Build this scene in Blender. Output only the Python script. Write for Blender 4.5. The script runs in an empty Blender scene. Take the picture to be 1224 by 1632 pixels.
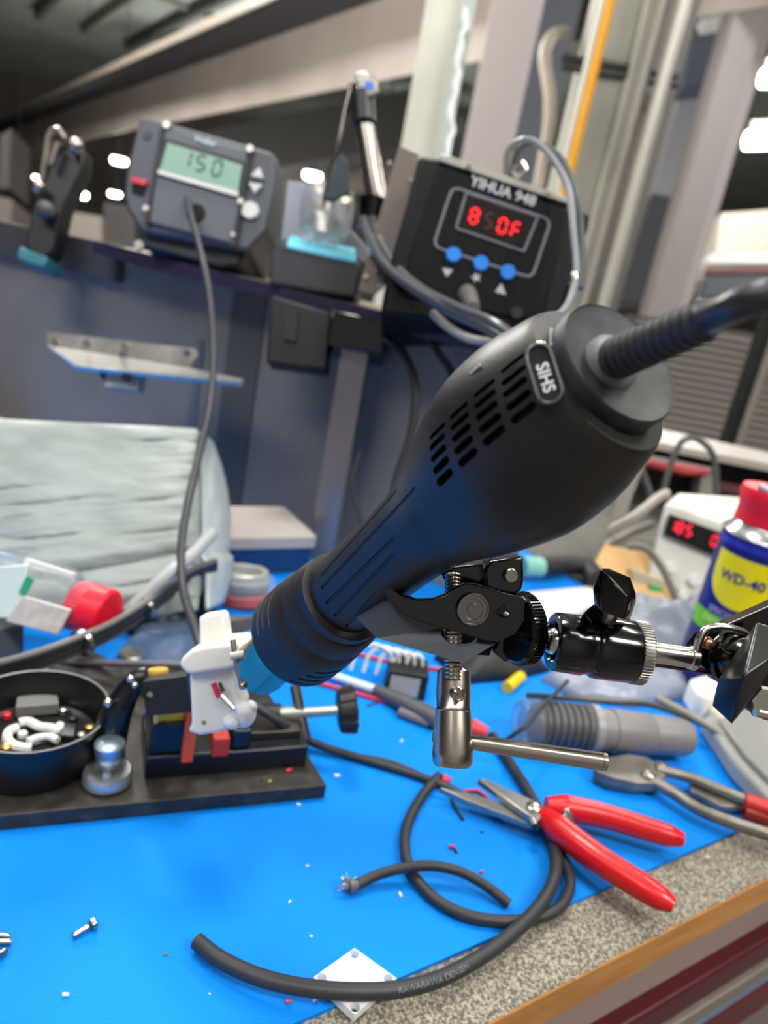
import bpy, bmesh, math, random
from mathutils import Vector as V, Matrix, noise
from mathutils.bvhtree import BVHTree
random.seed(7)
sc = bpy.context.scene
COL = sc.collection
PI = math.pi

# ------------------------------------------------------------------ camera
ROLL, PITCH, FPX, CH = math.radians(11.0), math.radians(17.0), 1150.0, 0.24
IW, IH = 1224.0, 1632.0
CF = V((0, math.cos(PITCH), -math.sin(PITCH)))
_r0 = V((1, 0, 0)); _u0 = V((0, math.sin(PITCH), math.cos(PITCH)))
CR = _r0 * math.cos(ROLL) + _u0 * math.sin(ROLL)
CU = -_r0 * math.sin(ROLL) + _u0 * math.cos(ROLL)
CO = V((0, 0, CH))
cam = bpy.data.cameras.new('camera'); camo = bpy.data.objects.new('camera', cam); COL.objects.link(camo)
camo.matrix_world = Matrix(((CR.x, CU.x, -CF.x, CO.x), (CR.y, CU.y, -CF.y, CO.y), (CR.z, CU.z, -CF.z, CO.z), (0, 0, 0, 1)))
cam.sensor_fit = 'VERTICAL'; cam.sensor_height = 36.0; cam.lens = 36.0 * FPX / IH
cam.clip_start = 0.01; cam.clip_end = 200
cam.dof.use_dof = True; cam.dof.focus_distance = 0.205
cam.dof.aperture_fstop = cam.lens / 2.3
sc.camera = camo

# ------------------------------------------------------------------ world, lights, exposure
world = bpy.data.worlds.new('world'); sc.world = world; world.use_nodes = True
world.node_tree.nodes['Background'].inputs[0].default_value = (0.75, 0.8, 0.9, 1)
world.node_tree.nodes['Background'].inputs[1].default_value = 0.3
sc.view_settings.view_transform = 'Standard'; sc.view_settings.look = 'None'
sc.view_settings.gamma = 1.0; sc.view_settings.use_curve_mapping = False
sc.view_settings.exposure = 0.0

def area(name, loc, target, sx, sy, power, color=(1, 0.97, 0.92)):
    l = bpy.data.lights.new(name, 'AREA'); l.shape = 'RECTANGLE'; l.size = sx; l.size_y = sy; l.energy = power; l.color = color
    o = bpy.data.objects.new(name, l); COL.objects.link(o); o.location = loc
    d = (V(target) - V(loc)).normalized(); o.rotation_euler = d.to_track_quat('-Z', 'Y').to_euler()
    return o
area('bench_light', (-0.35, 0.75, 1.75), (0.0, 0.35, 0.0), 0.45, 0.25, 17)
area('bay_light', (1.3, 1.4, 2.3), (0.1, 0.4, 0.1), 1.2, 0.3, 26)
area('rear_fill', (-1.6, -1.0, 2.4), (0, 0.6, 0.1), 2.2, 0.6, 38, (0.97, 0.97, 1))
area('rear_fill', (2.6, -1.4, 3.6), (1.5, 3, 0.1), 2.5, 0.8, 160)  # fill lamp added behind the camera to lift the dark hall
area('rear_fill', (0.5, -1.0, 3.0), (0.5, -3.5, 0.6), 3.0, 0.6, 110)  # fill added to light the front wall that the nickel parts mirror
area('hall_light', (-4, 7, 3.9), (-3.5, 7.5, 0), 5.0, 1.2, 900)
area('hall_light', (3, 8, 3.9), (2.5, 8.5, 0), 5.0, 1.2, 750)
area('ceiling_fill', (-2.5, 2.2, -0.3), (-3.0, 4.5, 4.0), 2.0, 1.0, 500)  # these fill lamps are added, turned up to brighten the dark ceiling
area('ceiling_fill', (-1.0, 0.9, 1.9), (-2.0, 3.4, 4.3), 1.2, 0.5, 110)
area('ceiling_fill', (-4.0, 14.0, -0.5), (-4.5, 16, 4.0), 3.0, 1.0, 500)
area('ceiling_fill', (3.5, 3.0, 0.2), (3.0, 6, 4.0), 2.0, 1.0, 200)

# ------------------------------------------------------------------ helpers
def ray(x, y): return CF + CR * ((x - 612) / FPX) - CU * ((y - 816) / FPX)
def W(x, y, d): return CO + ray(x, y) * d                     # point at a distance along the view axis
def T(x, y, z=0.0):                                           # point at a height above the bench
    r = ray(x, y); return CO + r * ((z - CH) / r.z)
def lin(c):
    if isinstance(c, str):
        c = c.lstrip('#'); c = [int(c[i:i + 2], 16) / 255 for i in (0, 2, 4)]
    return tuple((v / 12.92 if v <= 0.04045 else ((v + 0.055) / 1.055) ** 2.4) for v in c) + (1,)
MATS = {}
def mat(key, col='#808080', rough=0.5, metal=0.0, col2=None, nscale=60, detail=4, contrast=None, bump=0.0, bscale=None,
        trans=0.0, alpha=1.0, emit=None, estr=1.0, coat=0.0, sss=0.0, ior=None, stretch=None, spec=None, coord='Object'):
    if key in MATS: return MATS[key]
    m = bpy.data.materials.new(key); m.use_nodes = True; nt = m.node_tree; b = nt.nodes['Principled BSDF']
    b.inputs['Base Color'].default_value = lin(col); b.inputs['Roughness'].default_value = rough; b.inputs['Metallic'].default_value = metal
    if trans: b.inputs['Transmission Weight'].default_value = trans
    if alpha < 1: b.inputs['Alpha'].default_value = alpha
    if coat: b.inputs['Coat Weight'].default_value = coat; b.inputs['Coat Roughness'].default_value = 0.08
    if ior: b.inputs['IOR'].default_value = ior
    if spec is not None: b.inputs['Specular IOR Level'].default_value = spec
    if sss:
        b.inputs['Subsurface Weight'].default_value = sss; b.inputs['Subsurface Radius'].default_value = (0.004, 0.004, 0.004)
        b.inputs['Subsurface Scale'].default_value = 1.0
    if emit: b.inputs['Emission Color'].default_value = lin(emit); b.inputs['Emission Strength'].default_value = estr
    if col2 or bump:
        tc = nt.nodes.new('ShaderNodeTexCoord'); mp = nt.nodes.new('ShaderNodeMapping')
        nt.links.new(tc.outputs[coord], mp.inputs[0])
        if stretch: mp.inputs['Scale'].default_value = stretch
        n = nt.nodes.new('ShaderNodeTexNoise'); n.inputs['Scale'].default_value = nscale; n.inputs['Detail'].default_value = detail
        nt.links.new(mp.outputs[0], n.inputs['Vector'])
        if col2:
            r = nt.nodes.new('ShaderNodeValToRGB'); a, c = contrast or (0.35, 0.65)
            r.color_ramp.elements[0].position = a; r.color_ramp.elements[1].position = c
            r.color_ramp.elements[0].color = lin(col); r.color_ramp.elements[1].color = lin(col2)
            nt.links.new(n.outputs['Fac'], r.inputs[0]); nt.links.new(r.outputs[0], b.inputs['Base Color'])
        if bump:
            n2 = n
            if bscale:
                n2 = nt.nodes.new('ShaderNodeTexNoise'); n2.inputs['Scale'].default_value = bscale; n2.inputs['Detail'].default_value = 5
                nt.links.new(mp.outputs[0], n2.inputs['Vector'])
            bp = nt.nodes.new('ShaderNodeBump'); bp.inputs['Strength'].default_value = 1.0; bp.inputs['Distance'].default_value = bump
            nt.links.new(n2.outputs['Fac'], bp.inputs['Height']); nt.links.new(bp.outputs[0], b.inputs['Normal'])
    MATS[key] = m; return m

def spline(pts, k=8):
    pts = [V(p) for p in pts]; out = []
    P = [pts[0] * 2 - pts[1]] + pts + [pts[-1] * 2 - pts[-2]]
    for i in range(1, len(P) - 2):
        a, b, c, d = P[i - 1], P[i], P[i + 1], P[i + 2]
        for j in range(k):
            t = j / k
            out.append(0.5 * ((2 * b) + (c - a) * t + (2 * a - 5 * b + 4 * c - d) * t * t + (3 * b - a - 3 * c + d) * t ** 3))
    out.append(pts[-1]); return out
def perp(a):
    a = a.normalized(); r = V((0, 0, 1)) if abs(a.z) < 0.9 else V((1, 0, 0))
    e1 = a.cross(r).normalized(); return e1, a.cross(e1).normalized()

class MB:
    def __init__(s): s.v = []; s.f = []
    def add(s, vs, fs):
        o = len(s.v); s.v += [V(p) for p in vs]; s.f += [[i + o for i in f] for f in fs]; return s
    def tube(s, pts, r, n=12, cap=True):
        pts = [V(p) for p in pts]; m = len(pts)
        rs = r if isinstance(r, (list, tuple)) else [r] * m
        if len(rs) != m: rs = [rs[0] + (rs[-1] - rs[0]) * i / (m - 1) for i in range(m)]
        t0 = (pts[1] - pts[0]).normalized(); e1, e2 = perp(t0); vs = []
        for i, p in enumerate(pts):
            t = (pts[min(i + 1, m - 1)] - pts[max(i - 1, 0)])
            t = t.normalized() if t.length > 1e-9 else t0
            e1 = (e1 - t * e1.dot(t)).normalized(); e2 = t.cross(e1)
            for k in range(n):
                a = 2 * PI * k / n; vs.append(p + (e1 * math.cos(a) + e2 * math.sin(a)) * rs[i])
        fs = [[i * n + k, i * n + (k + 1) % n, (i + 1) * n + (k + 1) % n, (i + 1) * n + k] for i in range(m - 1) for k in range(n)]
        if cap: fs += [list(range(n))[::-1], [(m - 1) * n + k for k in range(n)]]
        return s.add(vs, fs)
    def lathe(s, p0, p1, prof, n=32, teeth=0, amp=0.0, band=None, cap=True):
        """prof: (t along p0->p1 in metres, radius) ; teeth cuts a knurl on rows inside band"""
        p0 = V(p0); a = (V(p1) - p0).normalized(); e1, e2 = perp(a); vs = []
        for i, (t, r) in enumerate(prof):
            for k in range(n):
                an = 2 * PI * k / n; rr = r
                if teeth and (band is None or band[0] <= i <= band[1]) and (k * teeth * 2 // n) % 2: rr = r - amp
                vs.append(p0 + a * t + (e1 * math.cos(an) + e2 * math.sin(an)) * rr)
        m = len(prof)
        fs = [[i * n + k, i * n + (k + 1) % n, (i + 1) * n + (k + 1) % n, (i + 1) * n + k] for i in range(m - 1) for k in range(n)]
        if cap: fs += [list(range(n))[::-1], [(m - 1) * n + k for k in range(n)]]
        return s.add(vs, fs)
    def prism(s, pts, ext):
        pts = [V(p) for p in pts]; n = len(pts); ext = V(ext)
        return s.add(pts + [p + ext for p in pts], [list(range(n)), [n + i for i in range(n)][::-1]] + [[i, (i + 1) % n + 0, (i + 1) % n + n, i + n][::-1] for i in range(n)])
    def box(s, c, a, b, d):
        c, a, b, d = V(c), V(a), V(b), V(d)
        vs = [c + a * i + b * j + d * k for i in (-1, 1) for j in (-1, 1) for k in (-1, 1)]
        return s.add(vs, [[0, 1, 3, 2], [4, 6, 7, 5], [0, 4, 5, 1], [2, 3, 7, 6], [0, 2, 6, 4], [1, 5, 7, 3]])
    def hexa(s, front, back):
        vs = [V(p) for p in front] + [V(p) for p in back]; n = len(front)
        return s.add(vs, [list(range(n)), [n + i for i in range(n)][::-1]] + [[(i + 1) % n, i, i + n, (i + 1) % n + n] for i in range(n)])
    def hull(s, pts):
        bm = bmesh.new(); vs = [bm.verts.new(V(p)) for p in pts]
        bmesh.ops.convex_hull(bm, input=vs); bm.verts.index_update()
        used = [v for v in bm.verts if v.link_faces]; idx = {v: i for i, v in enumerate(used)}
        s.add([v.co.copy() for v in used], [[idx[v] for v in f.verts] for f in bm.faces]); bm.free(); return s
    def ball(s, c, r, n=12, squash=None):
        bm = bmesh.new(); bmesh.ops.create_icosphere(bm, subdivisions=2 if n < 16 else 3, radius=1)
        sq = squash or (1, 1, 1); c = V(c)
        s.add([c + V((v.co.x * sq[0], v.co.y * sq[1], v.co.z * sq[2])) * r for v in bm.verts], [[v.index for v in f.verts] for f in bm.faces]); bm.free(); return s
    def grid(s, fn, nu, nv):
        vs = [fn(i / nu, j / nv) for j in range(nv + 1) for i in range(nu + 1)]
        return s.add(vs, [[j * (nu + 1) + i, j * (nu + 1) + i + 1, (j + 1) * (nu + 1) + i + 1, (j + 1) * (nu + 1) + i] for j in range(nv) for i in range(nu)])
    def build(s, name, m, parent=None, bevel=0.0, sub=0, angle=35, seg=2, fix=True):
        me = bpy.data.meshes.new(name)
        lo = V((min(p.x for p in s.v), min(p.y for p in s.v), min(p.z for p in s.v))); hi = V((max(p.x for p in s.v), max(p.y for p in s.v), max(p.z for p in s.v)))
        c = (lo + hi) / 2; c.z = lo.z
        me.from_pydata([p - c for p in s.v], [], s.f); me.update()
        if fix:
            bm = bmesh.new(); bm.from_mesh(me); bmesh.ops.recalc_face_normals(bm, faces=bm.faces); bm.to_mesh(me); bm.free()
        me.shade_smooth(); me.set_sharp_from_angle(angle=math.radians(angle))
        me.materials.append(m)
        o = bpy.data.objects.new(name, me); COL.objects.link(o); o.location = c
        if parent is not None: attach(o, parent)
        if bevel:
            md = o.modifiers.new('bevel', 'BEVEL'); md.width = bevel; md.segments = seg; md.limit_method = 'ANGLE'; md.angle_limit = math.radians(30); md.harden_normals = False
        if sub:
            md = o.modifiers.new('sub', 'SUBSURF'); md.levels = sub; md.render_levels = sub
        return o
WM = {}
def wm(o):
    m = Matrix.Translation(o.location)
    return m
def attach(o, parent):
    # all objects are only translated, so offsets are plain vectors
    pw = WLOC.get(parent.name, V(parent.location)); w = V(o.location)
    o.parent = parent; o.location = w - pw; WLOC[o.name] = w
WLOC = {}
def tag(o, label, cat, group=None, kind=None):
    o['label'] = label; o['category'] = cat
    if group: o['group'] = group
    if kind: o['kind'] = kind
    return o
def thing(name, label, cat, loc, group=None):
    o = bpy.data.objects.new(name, None); COL.objects.link(o); o.location = V(loc); o.empty_display_size = 0.01
    WLOC[o.name] = V(loc); return tag(o, label, cat, group)
def struct(name, mb, m, bevel=0, parent=None, label=None):
    o = mb.build(name, m, parent, bevel=bevel)
    if parent is None: o['kind'] = 'structure'
    if label: o['label'] = label
    return o
def islands(mb):
    """split a builder into its separate closed shapes"""
    par = list(range(len(mb.v)))
    def f(a):
        while par[a] != a: par[a] = par[par[a]]; a = par[a]
        return a
    for fc in mb.f:
        for q in fc[1:]: par[f(q)] = f(fc[0])
    gr = {}
    for fc in mb.f: gr.setdefault(f(fc[0]), []).append(fc)
    out = []
    for fs in gr.values():
        ids = sorted({q for fc in fs for q in fc}); ix = {q: i for i, q in enumerate(ids)}
        m = MB(); m.add([mb.v[q] for q in ids], [[ix[q] for q in fc] for fc in fs]); out.append(m)
    return out
def cut(o, cutter_mb):
    """boolean a set of shapes out of an object, baked into its mesh"""
    off = WLOC.get(o.name, V(o.location))
    par = o.parent; loc = V(o.location); o.parent = None; o.location = off
    bm = bmesh.new(); bm.from_mesh(o.data); bmesh.ops.triangulate(bm, faces=bm.faces); bm.to_mesh(o.data); bm.free()
    keep = [(m.name, m.width) for m in o.modifiers if m.type == 'BEVEL']; o.modifiers.clear()
    for k, one in enumerate(islands(cutter_mb)):
        c = one.build('cutter', o.data.materials[0], None)
        bm = bmesh.new(); bm.from_mesh(c.data); bmesh.ops.triangulate(bm, faces=bm.faces); bm.to_mesh(c.data); bm.free()
        for solver in ('MANIFOLD', 'EXACT'):
            md = o.modifiers.new('cut', 'BOOLEAN'); md.object = c; md.operation = 'DIFFERENCE'; md.solver = solver
            bpy.context.view_layer.update()
            dg = bpy.context.evaluated_depsgraph_get()
            me = bpy.data.meshes.new_from_object(o.evaluated_get(dg)); o.modifiers.clear()
            if len(me.polygons) > len(o.data.polygons) * .5: o.data = me; break
            print('cut failed', o.name, k, solver)
        bpy.data.objects.remove(c)
    o.data.shade_smooth(); o.data.set_sharp_from_angle(angle=math.radians(35))
    o.location = loc; o.parent = par
def textmb(s, mapfn, size=1.0, ext=0.0, mb=None, bold=0.0, fill_sub=False):
    """flat lettering turned to mesh; mapfn(u, v, w) -> world point, u/v in text units centred on 0"""
    cu = bpy.data.curves.new('t', 'FONT'); cu.body = s; cu.align_x = 'CENTER'; cu.align_y = 'CENTER'; cu.size = size; cu.offset = bold; cu.resolution_u = 3
    o = bpy.data.objects.new('t', cu); COL.objects.link(o); bpy.context.view_layer.update()
    me = bpy.data.meshes.new_from_object(o.evaluated_get(bpy.context.evaluated_depsgraph_get()))
    bpy.data.objects.remove(o)
    mb = mb or MB()
    mb.add([mapfn(v.co.x, v.co.y, 0) for v in me.vertices], [list(p.vertices) for p in me.polygons])
    bpy.data.meshes.remove(me); return mb
def pp(pts, d, dz=0.0): return [W(x, y, d) for x, y in pts]
def plate(pts, d, th, name, m, parent=None, bevel=0.0004):
    """flat plate facing the camera side, outline in pixels, true thickness th going away"""
    return MB().prism(pp(pts, d), CF * th).build(name, m, parent, bevel=bevel)
def disc(x, y, d, rpx, th, axis=None, prof=None):
    ax = axis or -CF; c = W(x, y, d); r = rpx * d / FPX
    return MB().lathe(c - ax * th, c, prof or [(0, r), (th * .8, r), (th, r * .94)], 36)
def px2m(p, d): return p * d / FPX
def segs7(ch):
    return {'0': 'abcdef', '1': 'bc', '5': 'afgcd', '8': 'abcdefg', 'F': 'afeg', '9': 'abcdfg', '6': 'acdefg', '2': 'abged'}[ch]
def digit7(mb, ch, P0, ux, uy, w, h, t):
    """seven-segment glyph: thin raised bars around centre P0"""
    n = ux.cross(uy).normalized() * 0.0001
    S = {'a': ((-w, h), (w, h)), 'b': ((w, h), (w, 0)), 'c': ((w, 0), (w, -h)), 'd': ((-w, -h), (w, -h)), 'e': ((-w, 0), (-w, -h)), 'f': ((-w, h), (-w, 0)), 'g': ((-w, 0), (w, 0))}
    for c in segs7(ch):
        (x0, y0), (x1, y1) = S[c]; a = P0 + ux * x0 + uy * y0; b = P0 + ux * x1 + uy * y1; dr = (b - a).normalized(); q = dr.cross(n.normalized())
        a = a + dr * t * .5; b = b - dr * t * .5
        mb.box((a + b) / 2, (b - a) / 2, q * t * .5, n)
    return mb

# ------------------------------------------------------------------ materials
M_black = mat('black_plastic', '#17181a', 0.42, col2='#1d1e21', nscale=40, bump=0.00005, bscale=900)
M_gun = mat('matte_black_plastic', '#1b1918', 0.42, bump=0.00006, bscale=1500, nscale=30, col2='#201e1c')
M_gloss = mat('gloss_black_enamel', '#050506', 0.15, coat=0.3)
M_rub = mat('black_rubber', '#1b1c1e', 0.62, bump=0.00005, bscale=700)
M_cable = mat('cable_rubber', '#2b2c30', 0.5, bump=0.00004, bscale=900)
M_cab2 = mat('grey_cable', '#55565a', 0.42)
M_chrome = mat('chrome', '#d6d1cb', 0.2, 1.0)
M_steel = mat('brushed_steel', '#a9a39a', 0.3, 1.0, bump=0.00002, bscale=500, stretch=(1, 1, 20))
M_nick = mat('nickel', '#b3aba1', 0.27, 1.0)
M_alu = mat('aluminium', '#b9b6b0', 0.38, 0.9, col2='#8f8b85', nscale=30)
M_white = mat('white_plastic', '#ece9e0', 0.45, sss=0.3, bump=0.0001, bscale=300)
M_wht = mat('white_paint', '#d9dad6', 0.5)
M_red = mat('red_grip', '#d8101c', 0.33, coat=0.2)
M_redw = mat('red_wire', '#c8203a', 0.4)
M_void = mat('dark_void', '#040405', 0.8)
M_blue = mat('blue_button', '#0c7fe0', 0.45)
M_glass = mat('clear_plastic', '#f2f5f6', 0.12, trans=0.85, alpha=0.55, ior=1.25)
M_bag = mat('clear_bag', '#dfe6ea', 0.2, trans=0.5, alpha=0.35, ior=1.2, bump=0.002, bscale=60)
M_orange = mat('orange_plastic', '#e2562f', 0.5)
M_yel = mat('yellow_plastic', '#e8c000', 0.45)

# ------------------------------------------------------------------ room shell
def quad(a, b, c, d, n):  # slab from four corners with thickness vector
    return MB().prism([a, b, c, d], n)
M_floor = mat('concrete_floor', '#6f6a66', 0.6, col2='#5e5a57', nscale=2)
M_hall = mat('hall_wall', '#4a4542', 0.8, col2='#35322f', nscale=0.6, contrast=(.3, .7))
M_ceil = mat('roof_deck', '#7d837c', 0.8, col2='#6f756f', nscale=.8)
FZ, CZ = -0.86, 4.3
X0, X1, Y0, Y1 = -16.0, 13.0, -3.5, 24.0
struct('floor', MB().box(((X0 + X1) / 2, (Y0 + Y1) / 2, FZ - .05), ((X1 - X0) / 2, 0, 0), (0, (Y1 - Y0) / 2, 0), (0, 0, .05)), M_floor)
struct('ceiling', MB().box(((X0 + X1) / 2, (Y0 + Y1) / 2, CZ + .05), ((X1 - X0) / 2, 0, 0), (0, (Y1 - Y0) / 2, 0), (0, 0, .05)), M_ceil)
struct('wall_back', MB().box(((X0 + X1) / 2, Y1 + .1, (FZ + CZ) / 2), ((X1 - X0) / 2, 0, 0), (0, .1, 0), (0, 0, (CZ - FZ) / 2)), M_hall)
struct('wall_front', MB().box(((X0 + X1) / 2, Y0 - .1, (FZ + CZ) / 2), ((X1 - X0) / 2, 0, 0), (0, .1, 0), (0, 0, (CZ - FZ) / 2)), mat('light_wall', '#8f8d8a', 0.8))
struct('wall_left', MB().box((X0 - .1, (Y0 + Y1) / 2, (FZ + CZ) / 2), (.1, 0, 0), (0, (Y1 - Y0) / 2, 0), (0, 0, (CZ - FZ) / 2)), M_hall)
struct('wall_right', MB().box((X1 + .1, (Y0 + Y1) / 2, (FZ + CZ) / 2), (.1, 0, 0), (0, (Y1 - Y0) / 2, 0), (0, 0, (CZ - FZ) / 2)), M_hall)
# roof joists under the deck
bd = ray(-230, 290); bd.z = 0; bd.normalize()          # direction of the great beam
bn = V((bd.y, -bd.x, 0))
M_joist = mat('joist_paint', '#6a6a62', 0.7)
M_jd = mat('joist_dark', '#3b3f3d', 0.8)
for i in range(9):
    c = W(150, 60, 8.0) + bn * (-3.6 + i * 0.9); c.z = CZ - .12
    j = struct('trim_%d' % (i + 1), MB().box(c, bd * 9, bn * .05, V((0, 0, .09))), M_jd if i % 2 else M_joist)
for i in range(6):
    c = W(150, 60, 8.0) + bd * (-4.5 + i * 1.9); c.z = CZ - .05
    struct('trim_%d' % (i + 20), MB().box(c, bd * .05, bn * 4.5, V((0, 0, .05))), M_joist)
# great overhead beam
Pc = W(480, 155, 6.0); Pb = W(500, 39, 6.0)
# same upright face: put Pb on the vertical plane through Pc along bd
r = ray(500, 39); t = (Pc - CO).dot(bn) / r.dot(bn); Pb = CO + r * t
Pa = CO + ray(440, 0) * ((Pb.z - CH) / ray(440, 0).z)
def onl(P, s): return P + bd * s
def strip(P, Q, ext, s0=-9, s1=20): return MB().prism([onl(P, s0), onl(P, s1), onl(Q, s1), onl(Q, s0)], ext)
M_beam = mat('beam_face', '#8b8079', 0.33, 0.2, col2='#9a9089', nscale=1.2, contrast=(.3, .7))
beam = thing('overhead_beam', 'huge taupe steel roof beam running diagonally across the upper left', 'beam', V((Pc.x, Pc.y, Pc.z)))
strip(V((Pb.x, Pb.y, Pb.z)), Pc, V((0, 0, 0)) + bn * -.02).build('web', M_beam, beam)
strip(V((Pb.x, Pb.y, Pb.z)), V((Pa.x, Pa.y, Pb.z)), V((0, 0, .02))).build('flange', mat('beam_shade', '#1d1e22', .7), beam)  # shade on the flange is put into its near-black colour
strip(V((Pa.x, Pa.y, Pb.z + .1)), V((Pa.x, Pa.y, Pb.z)), bn * .02).build('flange_lip', mat('beam_lip', '#6f675e', .45, .2), beam)
# far hall: dark bays, racks and lamps behind the bench panel
M_dk = mat('far_dark', '#1f1d1c', .8); M_bg = mat('far_beige', '#4d463f', .7); M_md = mat('far_mid', '#4b4541', .7)
def farbox(name, label, cat, pts, d, m, th=.5, group=None):
    o = MB().prism(pp(pts, d), CF * th).build(name, m); return tag(o, label, cat, group)
farbox('duct', 'dark horizontal duct hanging behind the black soldering station', 'duct', [(250, 225), (660, 140), (660, 230), (250, 300)], 14, M_dk)
farbox('duct', 'mid brown duct low behind the shelf left of the steel column', 'duct', [(240, 300), (650, 262), (650, 285), (240, 322)], 15, M_md)
dz_ = bpy.data.objects['duct.001']
hm = MB()
for x_ in (300, 600):
    p_ = W(x_, 290, 15.1); hm.tube([V((p_.x, p_.y, p_.z)), V((p_.x, p_.y, CZ))], .02, 6)
WLOC[dz_.name] = V(dz_.location); hm.build('hanger_rods', M_dk, dz_)
farbox('cabinet', 'beige far cabinet seen above the grey panel at left', 'cabinet', [(100, 335), (162, 345), (162, 400), (95, 400)], 9, M_bg)
farbox('cabinet', 'dark far cabinet between beige cabinet and grey control box', 'cabinet', [(165, 322), (215, 330), (215, 400), (165, 400)], 10.2, M_dk)
farbox('cabinet', 'taupe far cabinet at the extreme left edge above panel', 'cabinet', [(-60, 300), (20, 318), (12, 400), (-60, 400)], 9, mat('far_taupe', '#3f3833', .7))
farbox('post', 'dark far upright post at the left image edge', 'post', [(0, 215), (18, 205), (14, 300), (-4, 300)], 9, M_dk)
lampm = mat('lamp_glow', '#ffffff', .5, emit='#fff3d6', estr=14)
for i, (x, y, r, d, lb) in enumerate([(190, 257, 12, 12, 'bright lamp just left of the grey control box'), (127, 311, 12, 12, 'bright lamp behind the black spring clamp'),
        (28, 298, 9, 13, 'lamp at far left beside the image edge'), (126, 279, 6, 13, 'small lamp right of the spring clamp head'),
        (58, 283, 5, 13, 'small lamp left of the spring clamp'), (183, 310, 9, 13, 'lamp low against the grey control box corner'),
        (498, 281, 14, 12, 'brightest lamp above the iron holder'), (492, 306, 8, 13, 'lamp just under the brightest lamp at the iron holder'), (552, 319, 6, 13, 'small lamp inside the iron holder outline')]):
    c = W(x, y, d); R = px2m(r, d)
    L = thing('pendant_lamp', 'far hanging hall ' + lb, 'lamp', c, 'far hall lamps')
    MB().lathe(c - V((0, 0, R * .35)), c + V((0, 0, 1)), [(0, R * .8), (R * .2, R), (R * .7, R)], 20).build('lamp_glass', lampm, L)
    MB().lathe(c + V((0, 0, R * .35)), c + V((0, 0, 1)), [(0, R * 1.05), (R * .4, R * .5), (R * .8, R * .2)], 20).build('lamp_shade', M_dk, L)
    MB().tube([c + V((0, 0, R)), V((c.x, c.y, CZ))], .004, 6).build('cord', M_dk, L)

# ------------------------------------------------------------------ columns and conduits on the right
def upright(xt, yt, xb_w, d, wpx, depth, name, m, yaw=0.0, z0=FZ, z1=CZ):
    """vertical box post passing through pixel (xt,yt) centre"""
    c = W(xt, yt, d); w = px2m(wpx, d) / 2
    a = V((math.cos(yaw), math.sin(yaw), 0)); b = V((-a.y, a.x, 0))
    return MB().box(V((c.x, c.y, (z0 + z1) / 2)) + b * depth / 2, a * w, b * depth / 2, V((0, 0, (z1 - z0) / 2)))
c1 = W(690, 120, 1.5)
col1 = thing('steel_column', 'pale green-white steel column rising behind the black soldering station', 'column', (c1.x, c1.y, FZ))
upright(690, 120, 0, 1.5, 62, .10, 'shaft', None, z1=CZ).build('shaft', mat('mint_paint', '#e3e2d3', .5, col2='#d8d7c8', nscale=4), col1)
upright(727, 120, 0, 1.47, 20, .05, 'channel', None).build('edge_channel', mat('mint_paint2', '#bfc7bf', .45), col1)
pts = []
for i in range(17): pts.append(W(744 - i * 1.9 + random.uniform(-4, 4), 12 + i * 15, 1.43))
cw = MB(); cw.tube(spline(pts, 5), .004, 8); cw.tube(spline([p + CR * .006 * math.sin(i) for i, p in enumerate(pts)], 5), .003, 8)
tag(cw.build('wire_bundle', mat('white_wire', '#dfe3e4', .4)), 'loose white wires tied along the pale green-white column', 'wire')
tag(upright(800, 130, 0, 3.0, 78, .2, 's', None).build('steel_column', mat('taupe_paint', '#8b8482', .5)), 'taupe grey steel column right of the pale green-white one', 'column')
tag(upright(868, 130, 0, 3.6, 60, .2, 's', None).build('steel_column', mat('slate_paint', '#3f434b', .5)), 'dark slate column in the gap behind the beige bent conduit', 'column')
c3 = W(985, 180, 2.2)
col3 = thing('steel_column', 'broad grey-green steel column carrying the yellow conduit', 'column', (c3.x, c3.y, FZ))
upright(958, 180, 0, 2.2, 96, .12, 's', None).build('shaft', mat('sage_paint', '#9a9a90', .5, col2='#8c8c82', nscale=3), col3)
upright(1033, 180, 0, 2.26, 70, .12, 's', None).build('side_flange', mat('sage_dark', '#7b7a75', .5), col3)
upright(998, 180, 0, 2.17, 22, .03, 's', None).build('edge_lip', mat('sage_light', '#aaa99f', .45), col3)
def clampband(y0, off):
    return MB().prism([W(898, y0, 2.15), W(1085, y0 + 32, 2.15), W(1083, y0 + 38, 2.15), W(896, y0 + 8, 2.15)], CF * .02)
clampband(84, 0).build('clamp_band', M_black, col3); clampband(98, 0).build('clamp_band', M_black, col3)
def conduit(x, y, d, rpx, m, label, name='conduit', group=None):
    c = W(x, y, d); o = MB().tube([V((c.x, c.y, FZ)), V((c.x, c.y, 0)), V((c.x, c.y, CZ))], px2m(rpx, d), 14).build(name, m)
    return tag(o, label, 'conduit', group)
conduit(948, 110, 2.05, 7, mat('yellow_pipe', '#d99a1c', .5), 'yellow conduit running up the broad grey-green column')
conduit(935, 110, 2.06, 6, mat('cream_pipe', '#c4beb4', .45), 'cream conduit directly left of the yellow one')
conduit(1031, 110, 2.1, 7, mat('dull_pipe', '#9a958f', .4, .4), 'dull grey conduit left of the bright silver conduit')
conduit(1062, 110, 2.05, 11, mat('silver_pipe', '#c9c5bd', .35, .4), 'bright silver conduit on the right edge of the broad column')
tag(MB().tube(spline([W(900, 52, 2.3), W(880, 58, 2.25), W(868, 90, 2.2), W(876, 150, 2.2), W(874, 210, 2.2), W(858, 300, 2.2)], 6), px2m(10, 2.2), 12).build('conduit', mat('beige_pipe', '#a2968a', .45)),
    'beige bent conduit hooking over between the two columns', 'conduit')
c4 = W(1135, 260, 3.2)
col4 = thing('steel_column', 'leaning-looking mauve grey column at the far right by the lamps', 'column', (c4.x, c4.y, FZ))
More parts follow.
